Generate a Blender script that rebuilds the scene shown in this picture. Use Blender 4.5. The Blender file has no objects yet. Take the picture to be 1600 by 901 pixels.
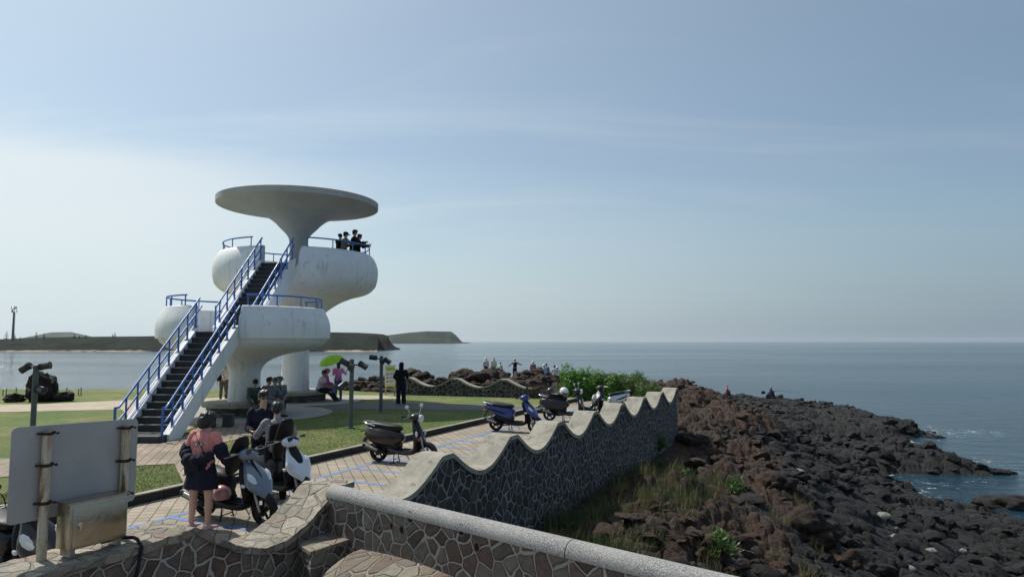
import bpy, bmesh, math, random
import numpy as np
from mathutils import Vector, Matrix, Euler, noise
R = math.radians
random.seed(7); rng = np.random.default_rng(11)
scene = bpy.context.scene
COL = scene.collection

# ---------------------------------------------------------------- camera, sky, sun, exposure
FPX, HC, PITCH = 1067.0, 2.65, math.atan(82.5/1067.0)
cam_d = bpy.data.cameras.new('camera'); cam = bpy.data.objects.new('camera', cam_d); COL.objects.link(cam)
cam.location = (0, 0, HC); cam.rotation_euler = (R(90)+PITCH, 0, 0)
cam_d.sensor_width = 36; cam_d.lens = 36*FPX/1600; cam_d.clip_start = .1; cam_d.clip_end = 60000
scene.camera = cam
SUNV = Vector((-.65, .52, 1.0)).normalized()          # towards the sun
SUN_EL = math.asin(SUNV.z); SUN_AZ = math.atan2(SUNV.x, SUNV.y)
sd = bpy.data.lights.new('sun', 'SUN'); sd.energy = 4.9; sd.angle = R(.55); sd.color = (1, .95, .86)
sun = bpy.data.objects.new('sun', sd); COL.objects.link(sun)
sun.rotation_euler = SUNV.to_track_quat('Z', 'Y').to_euler()
w = bpy.data.worlds.new('World'); scene.world = w; w.use_nodes = True
scene.view_settings.view_transform = 'Standard'; scene.view_settings.look = 'None'
scene.view_settings.exposure = -0.12; scene.view_settings.gamma = 1; scene.view_settings.use_curve_mapping = False
scene.cycles.max_bounces = 6; scene.cycles.volume_bounces = 0; scene.cycles.use_denoising = True
scene.cycles.sample_clamp_indirect = 6

def world_nodes():
    nt = w.node_tree; N = nt.nodes; L = nt.links; N.clear()
    out = N.new('ShaderNodeOutputWorld'); bg = N.new('ShaderNodeBackground'); bg.inputs[1].default_value = .095
    sky = N.new('ShaderNodeTexSky'); sky.sky_type = 'NISHITA'; sky.sun_disc = False
    sky.sun_elevation = SUN_EL; sky.sun_rotation = SUN_AZ; sky.altitude = 0
    sky.air_density = 1.0; sky.dust_density = 1.2; sky.ozone_density = 1.0
    tc = N.new('ShaderNodeTexCoord')
    # thin high cirrus: noise over the direction projected on a high flat layer
    sep = N.new('ShaderNodeSeparateXYZ'); L.new(tc.outputs['Generated'], sep.inputs[0])
    def m(op, a, b=None, c=None):
        n = N.new('ShaderNodeMath'); n.operation = op
        for i, v in enumerate((a, b, c)):
            if v is None: continue
            if isinstance(v, (int, float)): n.inputs[i].default_value = v
            else: L.new(v, n.inputs[i])
        return n.outputs[0]
    zz = m('ADD', m('MAXIMUM', sep.outputs[2], 0.0), .13)
    cx = m('DIVIDE', sep.outputs[0], zz); cy = m('DIVIDE', sep.outputs[1], zz)
    comb = N.new('ShaderNodeCombineXYZ'); L.new(cx, comb.inputs[0]); L.new(cy, comb.inputs[1])
    def fbm(scale, sx, sy, rot, det, rough, dist, off):
        mp = N.new('ShaderNodeMapping'); mp.inputs['Rotation'].default_value = (0, 0, rot)
        mp.inputs['Scale'].default_value = (sx, sy, 1); mp.inputs['Location'].default_value = (off, off*.7, 0)
        L.new(comb.outputs[0], mp.inputs[0]); n = N.new('ShaderNodeTexNoise'); L.new(mp.outputs[0], n.inputs[0])
        n.inputs['Scale'].default_value = scale; n.inputs['Detail'].default_value = det
        n.inputs['Roughness'].default_value = rough; n.inputs['Distortion'].default_value = dist
        return n.outputs[0]
    def ramp(v, a, b):
        n = N.new('ShaderNodeMapRange'); n.interpolation_type = 'SMOOTHSTEP'; L.new(v, n.inputs[0])
        n.inputs[1].default_value = a; n.inputs[2].default_value = b; return n.outputs[0]
    wisp = ramp(fbm(1.1, .45, 1.5, R(-28), 9, .62, .7, 3.1), .46, .80)
    veil = ramp(fbm(.42, .6, 1.3, R(-15), 5, .5, .4, 1.7), .36, .70)
    # a broad cloud sheet low in the left of the view
    left = ramp(m('MULTIPLY', sep.outputs[0], -1.0), .12, .52)
    low = ramp(m('SUBTRACT', .30, m('ADD', sep.outputs[2], m('MULTIPLY', fbm(.9, .5, 1.6, R(-20), 6, .6, .3, 8.0), .06))), .0, .06)
    sheet = m('MULTIPLY', left, low)
    f = m('ADD', m('MULTIPLY', wisp, .18), m('MULTIPLY', veil, .20))
    f = m('ADD', f, m('MULTIPLY', sheet, .52))
    f = m('ADD', f, .23); f = m('MINIMUM', f, .8)
    mix = N.new('ShaderNodeMix'); mix.data_type = 'RGBA'; tint = N.new('ShaderNodeMix'); tint.data_type = 'RGBA'; tint.blend_type = 'MULTIPLY'; tint.inputs[0].default_value = 1; L.new(sky.outputs[0], tint.inputs[6]); tint.inputs[7].default_value = (.98, 1.14, 1.16, 1)
    L.new(f, mix.inputs[0]); L.new(tint.outputs[2], mix.inputs[6])
    # veils of cloud glow brighter on the side the sun stands
    dt = N.new('ShaderNodeVectorMath'); dt.operation = 'DOT_PRODUCT'; L.new(tc.outputs['Generated'], dt.inputs[0]); dt.inputs[1].default_value = SUNV
    gl = ramp(dt.outputs['Value'], -.1, 1.0)
    cm = N.new('ShaderNodeMix'); cm.data_type = 'RGBA'; L.new(gl, cm.inputs[0]); cm.inputs[6].default_value = (3.5, 4.4, 5.5, 1); cm.inputs[7].default_value = (10.4, 11.0, 10.9, 1)
    L.new(cm.outputs[2], mix.inputs[7])
    # pale marine haze near the horizon
    hz = ramp(sep.outputs[2], .20, -.02); hm = N.new('ShaderNodeMix'); hm.data_type = 'RGBA'; L.new(m('MULTIPLY', hz, .85), hm.inputs[0]); L.new(mix.outputs[2], hm.inputs[6])
    hc = N.new('ShaderNodeMix'); hc.data_type = 'RGBA'; L.new(gl, hc.inputs[0]); hc.inputs[6].default_value = (2.45, 3.4, 4.4, 1); hc.inputs[7].default_value = (9.0, 10.4, 10.8, 1)
    L.new(hc.outputs[2], hm.inputs[7])
    L.new(hm.outputs[2], bg.inputs[0]); L.new(bg.outputs[0], out.inputs[0])
world_nodes()

# ---------------------------------------------------------------- helpers
def ray(px, py):
    u = (px-800)/FPX; v = (450.5-py)/FPX; c, s = math.cos(PITCH), math.sin(PITCH)
    return Vector((u, c-v*s, s+v*c))
def G(px, py, z=0.0):                     # where a sight line meets the level z
    d = ray(px, py); t = (z-HC)/d.z; return Vector((d.x*t, d.y*t, z))
def D(px, py, Y):                         # a point at the given distance
    d = ray(px, py); t = Y/d.y; return Vector((d.x*t, Y, HC+d.z*t))

def tag(o, label=None, cat=None, group=None, kind=None):
    if label: o['label'] = label
    if cat: o['category'] = cat
    if group: o['group'] = group
    if kind: o['kind'] = kind
    return o
def thing(name, label, cat, loc=(0, 0, 0), rz=0.0, group=None):
    o = bpy.data.objects.new(name, None); COL.objects.link(o); o.location = loc; o.rotation_euler = (0, 0, rz)
    o.empty_display_size = .2
    return tag(o, label, cat, group)
def link_mesh(name, me, parent=None, loc=None, rot=None):
    o = bpy.data.objects.new(name, me); COL.objects.link(o)
    if parent: o.parent = parent
    if loc is not None: o.location = loc
    if rot is not None: o.rotation_euler = rot
    return o
def frame(d):
    d = Vector(d).normalized(); a = Vector((0, 0, 1)) if abs(d.z) < .95 else Vector((1, 0, 0))
    u = a.cross(d).normalized(); return u, d.cross(u).normalized(), d

class MB:
    def __init__(s): s.v = []; s.f = []; s.m = []; s.uv = None
    def add(s, vs, fs, mi=0):
        b = len(s.v); s.v += [tuple(p) for p in vs]; s.f += [tuple(b+i for i in f) for f in fs]; s.m += [mi]*len(fs); return s
    def box(s, c, size, rz=0.0, mi=0, bev=0.0, rot=None, taper=1.0):
        bm = bmesh.new(); bmesh.ops.create_cube(bm, size=1)
        for v in bm.verts:
            k = taper if v.co.z > 0 else 1
            v.co = Vector((v.co.x*size[0]*k, v.co.y*size[1]*k, v.co.z*size[2]))
        if bev: bmesh.ops.bevel(bm, geom=bm.edges[:], offset=bev, segments=2, affect='EDGES', profile=.6)
        M = Matrix.Translation(c) @ (Euler(rot).to_matrix().to_4x4() if rot else Matrix.Rotation(rz, 4, 'Z'))
        bm.transform(M); bm.verts.index_update()
        s.add([v.co.copy() for v in bm.verts], [[v.index for v in f.verts] for f in bm.faces], mi); bm.free(); return s
    def rings(s, rs, mi=0, cap=True, closed=False):
        n = len(rs[0]); vs = [p for r in rs for p in r]; fs = []
        K = len(rs)
        for i in range(K if closed else K-1):
            a, b = i*n, ((i+1) % K)*n
            for j in range(n): fs.append((a+j, a+(j+1) % n, b+(j+1) % n, b+j))
        if cap and not closed: fs.append(tuple(range(n))[::-1]); fs.append(tuple((K-1)*n+j for j in range(n)))
        return s.add(vs, fs, mi)
    def tube(s, pts, r, n=8, mi=0, cap=True, closed=False):
        pts = [Vector(p) for p in pts]; K = len(pts); rs = []; pu = None
        for i, p in enumerate(pts):
            if closed: d = pts[(i+1) % K]-pts[i-1]
            else: d = pts[min(i+1, K-1)]-pts[max(i-1, 0)]
            if d.length < 1e-9: d = Vector((0, 0, 1))
            d.normalize()
            if pu is None: u, v, _ = frame(d)
            else:
                u = (pu-d*pu.dot(d)).normalized(); v = d.cross(u)
            pu = u; rr = r[i] if isinstance(r, (list, tuple)) else r
            rs.append([p+(u*math.cos(2*math.pi*j/n)+v*math.sin(2*math.pi*j/n))*rr for j in range(n)])
        return s.rings(rs, mi, cap, closed)
    def cyl(s, a, b, r, r2=None, n=16, mi=0): return s.tube([a, b], [r, r if r2 is None else r2], n, mi)
    def ell(s, c, r, mi=0, M=None, nu=16, nv=10):
        c = Vector(c); rs = []
        if isinstance(r, (int, float)): r = (r, r, r)
        for i in range(nv+1):
            t = math.pi*(i/nv); t = min(max(t, .02), math.pi-.02); ring = []
            for j in range(nu):
                a = 2*math.pi*j/nu; p = Vector((math.sin(t)*math.cos(a)*r[0], math.sin(t)*math.sin(a)*r[1], -math.cos(t)*r[2]))
                if M is not None: p = M @ p
                ring.append(c+p)
            rs.append(ring)
        return s.rings(rs, mi)
    def lathe(s, prof, n=48, mi=0, c=(0, 0, 0)):
        c = Vector(c)
        return s.rings([[c+Vector((r*math.cos(2*math.pi*j/n), r*math.sin(2*math.pi*j/n), z)) for j in range(n)] for r, z in prof], mi)
    def prism(s, pts, thick, mi=0):       # outline in 3D, thickened along a vector
        k = len(pts); t = Vector(thick); a = [Vector(p) for p in pts]; b = [p+t for p in a]
        return s.add(a+b, [tuple(range(k))[::-1], tuple(range(k, 2*k))]+[(i, (i+1) % k, (i+1) % k+k, i+k) for i in range(k)], mi)
    def mesh(s, name, mats, smooth=True, ang=35, uvf=None):
        me = bpy.data.meshes.new(name); me.from_pydata(s.v, [], s.f)
        for m in (mats if isinstance(mats, (list, tuple)) else [mats]): me.materials.append(m)
        if len(me.polygons): me.polygons.foreach_set('material_index', s.m)
        bm = bmesh.new(); bm.from_mesh(me); bmesh.ops.recalc_face_normals(bm, faces=bm.faces[:]); bm.to_mesh(me); bm.free()
        if smooth: me.shade_smooth(); me.set_sharp_from_angle(angle=R(ang))
        if uvf:
            uv = me.uv_layers.new(name='UVMap')
            for p in me.polygons:
                for li in p.loop_indices: uv.data[li].uv = uvf(me.vertices[me.loops[li].vertex_index].co, p.normal)
        return me
    def build(s, name, mats, parent=None, smooth=True, ang=35, uvf=None, loc=None, rot=None):
        return link_mesh(name, s.mesh(name, mats, smooth, ang, uvf), parent, loc, rot)

def evaluated(o, name=None):              # bake the modifiers of o into a plain mesh
    dg = bpy.context.evaluated_depsgraph_get(); dg.update()
    me = bpy.data.meshes.new_from_object(o.evaluated_get(dg), depsgraph=dg)
    o.modifiers.clear(); old = o.data; o.data = me; me.name = name or old.name; return o

# superellipse section
def sec(c, u, v, hu, hv, n=20, e=2.4):
    c, u, v = Vector(c), Vector(u), Vector(v); out = []
    for j in range(n):
        a = 2*math.pi*j/n; ca, sa = math.cos(a), math.sin(a)
        out.append(c+u*(hu*math.copysign(abs(ca)**(2/e), ca))+v*(hv*math.copysign(abs(sa)**(2/e), sa)))
    return out

# ---------------------------------------------------------------- materials
class NT:
    def __init__(s, name):
        s.mat = bpy.data.materials.new(name); s.mat.use_nodes = True; s.t = s.mat.node_tree; s.N = s.t.nodes; s.L = s.t.links
        s.b = s.N['Principled BSDF']; s.tc = None
    def set(s, node, i, v):
        if isinstance(v, bpy.types.NodeSocket): s.L.new(v, node.inputs[i])
        elif v is not None: node.inputs[i].default_value = v
    def co(s, kind='Object', scale=(1, 1, 1), rot=(0, 0, 0), loc=(0, 0, 0)):
        if kind == 'World':
            g = s.N.new('ShaderNodeNewGeometry'); src = g.outputs['Position']
        else:
            if not s.tc: s.tc = s.N.new('ShaderNodeTexCoord')
            src = s.tc.outputs[kind]
        m = s.N.new('ShaderNodeMapping'); s.L.new(src, m.inputs[0])
        m.inputs['Scale'].default_value = scale; m.inputs['Rotation'].default_value = rot; m.inputs['Location'].default_value = loc
        return m.outputs[0]
    def noise(s, co, scale=5, det=5, rough=.6, dist=0, col=False):
        n = s.N.new('ShaderNodeTexNoise'); s.L.new(co, n.inputs[0]); n.inputs['Scale'].default_value = scale
        n.inputs['Detail'].default_value = det; n.inputs['Roughness'].default_value = rough; n.inputs['Distortion'].default_value = dist
        return n.outputs[1 if col else 0]
    def vor(s, co, scale=5, feat='F1', out=0, rnd=1.0, dim='3D'):
        n = s.N.new('ShaderNodeTexVoronoi'); n.feature = feat; n.voronoi_dimensions = dim; s.L.new(co, n.inputs[0])
        n.inputs['Scale'].default_value = scale; n.inputs['Randomness'].default_value = rnd; return n.outputs[out]
    def rng(s, v, a, b, c=0., d=1., smooth=True):
        n = s.N.new('ShaderNodeMapRange'); s.L.new(v, n.inputs[0])
        if smooth: n.interpolation_type = 'SMOOTHSTEP'
        for i, x in enumerate((a, b, c, d)): n.inputs[i+1].default_value = x
        return n.outputs[0]
    def m(s, op, a, b=0.0, c=None):
        n = s.N.new('ShaderNodeMath'); n.operation = op; s.set(n, 0, a); s.set(n, 1, b)
        if c is not None: s.set(n, 2, c)
        return n.outputs[0]
    def mix(s, f, a, b, mode='MIX'):
        n = s.N.new('ShaderNodeMix'); n.data_type = 'RGBA'; n.blend_type = mode; s.set(n, 0, f)
        for i, v in ((6, a), (7, b)):
            if isinstance(v, (tuple, list)): v = tuple(v)+((1,) if len(v) == 3 else ())
            s.set(n, i, v)
        return n.outputs[2]
    def ramp(s, v, stops):
        n = s.N.new('ShaderNodeValToRGB'); s.L.new(v, n.inputs[0]); e = n.color_ramp.elements
        while len(e) < len(stops): e.new(.5)
        for i, (p, c) in enumerate(stops): e[i].position = p; e[i].color = tuple(c)+(1,)
        return n.outputs[0]
    def bump(s, h, strength=.5, dist=.02, nrm=None):
        n = s.N.new('ShaderNodeBump'); n.inputs['Strength'].default_value = strength; n.inputs['Distance'].default_value = dist
        s.L.new(h, n.inputs['Height'])
        if nrm is not None: s.L.new(nrm, n.inputs['Normal'])
        return n.outputs[0]
    def done(s, color=None, rough=None, normal=None, metal=None, **kw):
        s.set(s.b, 'Base Color', color if isinstance(color, bpy.types.NodeSocket) or color is None else tuple(color)+((1,) if len(color) == 3 else ()))
        s.set(s.b, 'Roughness', rough); s.set(s.b, 'Metallic', metal)
        if normal is not None: s.L.new(normal, s.b.inputs['Normal'])
        for k, v in kw.items(): s.set(s.b, k.replace('_', ' '), v)
        return s.mat
MATS = {}
def simple(name, col, rough=.6, metal=0., var=.25, scale=8, bump=.15, bd=.004, coat=0.):
    if name in MATS: return MATS[name]
    t = NT(name); co = t.co('Object'); n = t.noise(co, scale, 6, .65)
    dk = tuple(c*(1-var) for c in col); lt = tuple(min(1, c*(1+var)) for c in col)
    c = t.mix(t.rng(n, .3, .7), dk, lt); f = t.noise(co, scale*9, 3, .6)
    m = t.done(c, t.rng(n, .3, .7, rough*.88, min(1, rough*1.12)), t.bump(f, bump, bd) if bump else None, metal, Coat_Weight=coat)
    MATS[name] = m; return m
def fabric(name, col, var=.2):
    if name in MATS: return MATS[name]
    t = NT(name); co = t.co('Object'); n = t.noise(co, 9, 4, .6)
    c = t.mix(t.rng(n, .3, .7), tuple(x*(1-var) for x in col), tuple(min(1, x*(1+var)) for x in col))
    h = t.noise(t.co('Object', (1, 1, .45)), 7, 5, .6, 1.2)
    m = t.done(c, .88, t.bump(h, .9, .03)); MATS[name] = m; return m
def paint(name, col, rough=.28, coat=.5, metal=0.):
    return simple(name, col, rough, metal, .06, 3, .02, .001, coat)

def masonry(name, sc, stones, mortar, coords='UV', width=.09, stain=.4):
    t = NT(name); co0 = t.co(coords); wob = t.noise(co0, 3.0, 3, .5, 0, True)
    vm = t.N.new('ShaderNodeVectorMath'); vm.operation = 'SCALE'; s1 = t.N.new('ShaderNodeVectorMath'); s1.operation = 'SUBTRACT'
    t.L.new(wob, s1.inputs[0]); s1.inputs[1].default_value = (.5, .5, .5); t.L.new(s1.outputs[0], vm.inputs[0]); vm.inputs[3].default_value = .34/sc*2.2
    ad = t.N.new('ShaderNodeVectorMath'); t.L.new(co0, ad.inputs[0]); t.L.new(vm.outputs[0], ad.inputs[1]); co = ad.outputs[0]
    e = t.vor(co, sc, 'DISTANCE_TO_EDGE', 0, 1, '2D'); cc = t.vor(co, sc, 'F1', 1, 1, '2D')
    sp = t.N.new('ShaderNodeSeparateColor'); t.L.new(cc, sp.inputs[0])
    fine = t.noise(co0, sc*14, 5, .7); med = t.noise(co0, sc*2.3, 4, .6)
    col = t.ramp(sp.outputs[0], [(i/(len(stones)-1), c) for i, c in enumerate(stones)])
    col = t.mix(1.0, col, t.ramp(t.m('ADD', t.m('MULTIPLY', fine, .5), t.m('MULTIPLY', med, .5)), [(.3, (.45, .45, .45)), (.7, (1.5, 1.5, 1.5))]), 'MULTIPLY')
    big = t.noise(co0, .9, 4, .6)
    mor = t.mix(t.rng(fine, .3, .7), tuple(c*.6 for c in mortar), tuple(c*1.15 for c in mortar))
    mor = t.mix(t.m('MULTIPLY', t.rng(big, .42, .62), stain), mor, tuple(c*.35 for c in mortar))
    edge = t.m('ADD', e, t.m('MULTIPLY', t.m('SUBTRACT', fine, .5), .03))
    edge = t.m('MULTIPLY', edge, t.rng(t.noise(co0, sc*.7, 3, .6), .3, .7, .55, 1.6))
    f = t.rng(edge, width*.55, width)
    col = t.mix(f, mor, col)
    h = t.m('ADD', t.m('MULTIPLY', t.rng(edge, width*.3, width*2.2), 1.0), t.m('MULTIPLY', fine, .25))
    h = t.m('ADD', h, t.m('MULTIPLY', sp.outputs[1], .25))
    return t.done(col, .86, t.bump(h, .9, .035))
# ---------------------------------------------------------------- shared materials
def white_concrete():
    t = NT('weathered white painted concrete'); co = t.co('World')
    n = t.noise(co, .9, 6, .65); f = t.noise(co, 14, 6, .7)
    st = t.noise(t.co('World', (3.2, 3.2, .28)), 1.4, 6, .7, .6)
    c = t.mix(t.rng(n, .3, .75), (.76, .785, .80), (.67, .695, .71))
    c = t.mix(t.m('MULTIPLY', t.rng(st, .53, .70), .50), c, (.33, .29, .23))
    pt = t.noise(co, 2.6, 7, .75, 1.2)
    c = t.mix(t.m('MULTIPLY', t.rng(pt, .59, .68), .38), c, (.22, .20, .17))
    return t.done(c, .62, t.bump(t.m('ADD', f, t.m('MULTIPLY', n, 2)), .25, .02))
WHITE = white_concrete()
def bare_concrete(name, a, b, s=2.2, dark=.5):
    t = NT(name); co = t.co('World'); n = t.noise(co, s, 7, .7, .5); f = t.noise(co, 26, 5, .7); p = t.noise(co, 6, 6, .75, 1.0)
    c = t.mix(t.rng(n, .3, .7), a, b); c = t.mix(t.m('MULTIPLY', t.rng(p, .55, .66), dark), c, tuple(x*.35 for x in a))
    c = t.mix(t.m('MULTIPLY', t.rng(p, .25, .38, 1, 0), dark*.8), c, tuple(min(1, x*1.7) for x in b))
    return t.done(c, .85, t.bump(t.m('ADD', f, t.m('MULTIPLY', p, 1.5)), .5, .012))
CONC = bare_concrete('wall cap concrete', (.22, .21, .17), (.37, .345, .28), 2.8, .75)
CANOPY = bare_concrete('canopy concrete', (.37, .375, .37), (.46, .46, .44), 1.0, .25)
PAVE = bare_concrete('grey cement paving', (.26, .255, .24), (.34, .33, .31), 1.5, .3)
ASPH = bare_concrete('dark path asphalt', (.075, .078, .082), (.11, .112, .115), 1.5, .3)
CURB = bare_concrete('kerb stone', (.10, .098, .09), (.17, .165, .15), 2.5, .5)
BLUE = paint('blue rail paint', (.025, .14, .46), .35, .3)
STEP = simple('dark slate step', (.028, .03, .034), .55, 0, .35, 5, .2, .004)
STONE_DARK = masonry('dark basalt rubble masonry', 4.6, [(.015, .016, .018), (.035, .034, .036), (.06, .054, .05), (.025, .022, .022), (.085, .08, .076)], (.31, .30, .28), 'UV', .085)
STONE_FORE = masonry('mixed brown rubble masonry', 5.2, [(.075, .058, .045), (.16, .118, .09), (.22, .195, .16), (.13, .086, .066), (.18, .16, .13), (.085, .072, .06)], (.50, .455, .39), 'UV', .075, .35)
STONE_TOP = masonry('flat cream and brown cap stones', 5.4, [(.19, .165, .125), (.32, .285, .22), (.22, .16, .125), (.36, .335, .27), (.16, .145, .125)], (.33, .30, .24), 'UV', .04, .3)
def granite():
    t = NT('speckled granite coping'); co = t.co('World'); n = t.noise(co, 75, 3, .8); k = t.noise(co, 1.6, 5, .6); g = t.noise(co, 190, 2, .7)
    c = t.ramp(t.m('ADD', t.m('MULTIPLY', n, .6), t.m('MULTIPLY', g, .4)), [(.38, (.06, .06, .06)), (.5, (.24, .24, .235)), (.62, (.60, .59, .57))])
    c = t.mix(t.m('MULTIPLY', t.rng(k, .4, .65), .35), c, (.42, .41, .38))
    return t.done(c, .75, t.bump(n, .8, .012))
GRANITE = granite()
RUBBER = simple('tyre rubber', (.016, .016, .017), .8, 0, .3, 10, .3, .004)
BLACKP = simple('matte black plastic', (.010, .010, .011), .5, 0, .2, 6, .08, .002)
SEATM = simple('black vinyl seat', (.010, .0095, .0095), .5, 0, .2, 6, .15, .003)
CHROME = simple('chrome', (.75, .76, .78), .14, 1, .04, 4, 0)
STEELM = simple('dull steel', (.35, .35, .35), .38, .9, .2, 9, .1)
GLASSM = simple('lamp lens', (.62, .66, .70), .08, 0, .05, 5, 0, 0, 1)
MIRR = simple('mirror glass', (.7, .75, .8), .03, 1, .02, 5, 0)
AMBER = simple('amber lens', (.75, .22, .02), .15, 0, .1, 5, 0, 0, .6)
REDL = simple('red lens', (.4, .012, .012), .15, 0, .1, 5, 0, 0, .6)

# ---------------------------------------------------------------- terrain
WD = Vector((.430, .903, 0)); WD.normalize(); WN = Vector((-WD.y, WD.x, 0))      # wall direction; to its left
W0 = Vector((-1.10, 11.72, 0)); WL = 2.605; WT = .5; WA = .5; WZ = .75
CP0 = Vector((-2.27, 9.19, 0)); CP1 = Vector((2.05, 5.48, 0)); CPD = (CP1-CP0).normalized()
SEA = -6.0
def hashn(i, j, s):
    x = np.sin(i*127.1+j*311.7+s*74.7)*43758.5453; return x-np.floor(x)
def cells(x, y, sz, seed, ax=1.0):
    x = x/sz; y = y/(sz*ax); ix = np.floor(x); iy = np.floor(y)
    f1 = np.full(x.shape, 9.); f2 = np.full(x.shape, 9.); rid = np.zeros(x.shape); gx = np.zeros(x.shape); gy = np.zeros(x.shape)
    for dx in (-1, 0, 1):
        for dy in (-1, 0, 1):
            cx = ix+dx; cy = iy+dy; px = cx+hashn(cx, cy, seed); py = cy+hashn(cx, cy, seed+1.7)
            d = np.hypot(px-x, py-y); r = hashn(cx, cy, seed+3.1); m = d < f1
            f2 = np.where(m, f1, np.minimum(f2, d)); rid = np.where(m, r, rid)
            gx = np.where(m, x-px, gx); gy = np.where(m, y-py, gy); f1 = np.where(m, d, f1)
    return f1, f2, rid, gx, gy
def vnoise(x, y, sz, seed):
    x = x/sz; y = y/sz; ix = np.floor(x); iy = np.floor(y); fx = x-ix; fy = y-iy; fx = fx*fx*(3-2*fx); fy = fy*fy*(3-2*fy)
    a = hashn(ix, iy, seed); b = hashn(ix+1, iy, seed); c = hashn(ix, iy+1, seed); d = hashn(ix+1, iy+1, seed)
    return (a*(1-fx)+b*fx)*(1-fy)+(c*(1-fx)+d*fx)*fy
def fbmn(x, y, sz, seed, o=4):
    v = 0; a = .5; t = 0
    for k in range(o): v = v+a*vnoise(x+k*13.7, y-k*7.3, sz/2**k, seed+k*5.1); t += a; a *= .5
    return v/t
SHORE = [(-90, 37), (-40, 38), (-14, 42), (-9, 58), (0, 74), (10, 80), (18, 78), (24, 92), (32, 101), (38, 92), (41, 80), (41.5, 70), (38.6, 62.8), (34, 60.6), (28.5, 62.2),
         (27, 60.2), (31.5, 56.5), (33, 51.0), (33.2, 47.5), (32.6, 45), (30.2, 43.4), (26.5, 44.6), (23.4, 45.2), (24, 43.2), (24.6, 41.6), (23.6, 39.0), (22.2, 35.6), (23.6, 33.4), (26.5, 32.0), (27.8, 30.2), (27.0, 29), (29, 27.3), (34, 24.5), (40, 14), (44, 0), (44, -12), (-90, -12)]
def poly_sd(x, y, P):
    x = np.asarray(x, float); y = np.asarray(y, float); d = np.full(x.shape, 1e9); ins = np.zeros(x.shape, bool)
    for (ax, ay), (bx, by) in zip(P, P[1:]+P[:1]):
        ex, ey = bx-ax, by-ay; t = np.clip(((x-ax)*ex+(y-ay)*ey)/(ex*ex+ey*ey), 0, 1)
        d = np.minimum(d, np.hypot(x-ax-t*ex, y-ay-t*ey))
        c = ((ay > y) != (by > y)) & (x < (bx-ax)*(y-ay)/((by-ay) if by != ay else 1e-9)+ax); ins ^= c
    return np.where(ins, d, -d)
# the plateau the plaza stands on
WE = W0+WD*(WL*7+.12)
PLAT = [(-90, 37), (-40, 36.5), (-16, 36.5), (-9, 36), (-5.5, 33.6), (1.0, 31.5), (3.0, 31.0), (WE.x-.3, WE.y), (W0.x-.25-.55*WL*WD.x, W0.y+.12-.55*WL*WD.y), (CP0.x, CP0.y), (CP1.x, CP1.y), (CP0.x+9*CPD.x, CP0.y+9*CPD.y), (6, -12), (-90, -12)]
def ss(t): t = np.clip(t, 0, 1); return t*t*(3-2*t)
def terrain_h(x, y):
    x = np.asarray(x, float); y = np.asarray(y, float)
    wx = x+1.6*(fbmn(x, y, 5, 2)-.5); wy = y+1.6*(fbmn(x, y, 5, 9)-.5)
    ds = poly_sd(wx, wy, SHORE)                         # inside land > 0
    dp = -poly_sd(x, y, PLAT)                           # distance outside the plateau
    spit = ss((x-16)/14)                                # 0 inland, 1 on the black shelf
    # broad shape
    upper = -1.45-1.0*ss((dp-1.0)/7)-2.5*ss((dp-3.2)/9)
    # right of the wall the ground is brown slope; behind the low wall a rocky headland
    head = ss((y-29)/7)*ss((20-x)/9)
    headz = -.75-.012*np.maximum(y-38, 0)+.5*(fbmn(x, y, 9, 31)-.5)*2
    base = upper*(1-head)+headz*head
    base = np.minimum(base, base*(1-spit)+(-5.2+.6*(fbmn(x, y, 12, 41)-.5)+.7*ss((y-70)/14))*spit)
    edge = ss(ds/3.2); edge2 = ss((ds+2.5)/3.0)
    z = SEA-2.6+2.2*edge2+(base-(SEA-.4))*edge
    brown = np.clip(1-ss((dp-2.5+3.0*(fbmn(x, y, 4, 77)-.5)*2)/4.2), 0, 1)*ss((ds-2)/3)
    brown = np.maximum(brown, ss((z+2.25+1.2*(fbmn(x, y, 3, 70)-.5))/.9)*ss((ds-1)/2))
    # lava lumps
    a1 = cells(wx, wy, 2.5, 5, .8); a2 = cells(x, y, 1.05, 15, .8); a3 = cells(x+.3*fbmn(x, y, .5, 4), y, .46, 25, .85); a4 = cells(x, y, .2, 35)
    rough = ss((ds+1.2)/1.5)*(dp > 0)
    def lump(a, k): return np.sqrt(np.clip(1-(a[0]/k)**2, 0, 1))
    d = .40*(lump(a1, 1.0)*(.2+.8*a1[2])-.35)+.20*(lump(a2, .80)*(.25+.75*a2[2])-.35)+.10*(lump(a3, .75)*(.3+.7*a3[2])-.4)+.04*lump(a4, .8)-.16*np.exp(-((a2[1]-a2[0])/.09)**2)
    d = d+.18*(a1[3]*(a1[2]-.5))+.12*(a2[3]*(a2[2]-.5)*2)
    # layered brown ledges
    q = fbmn(x, y*1.7, 3.2, 51, 5); st = .17; lay = (np.floor(q*2.3/st)+ss(((q*2.3/st) % 1)*2.4))*st-1.15
    db = .75*lay+.22*(lump(a2, .8)*a2[2]-.3)+.16*(lump(a3, .75)*a3[2]-.3)+.06*lump(a4, .8)-.07*np.exp(-((a3[1]-a3[0])/.09)**2)+.25*(fbmn(x, y, .6, 61, 3)-.5)
    dd = d*(1-brown)+db*brown
    damp = .25+.75*ss((dp-.3)/1.6)
    z = z+dd*rough*damp*(1-.25*ss((dp-2)/2)*(1-brown)*0)
    z = np.where(dp < 0, -.62, z)
    return z, brown, ds, dp
def Hs(x, y): return float(terrain_h(np.array([x]), np.array([y]))[0][0])

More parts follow.
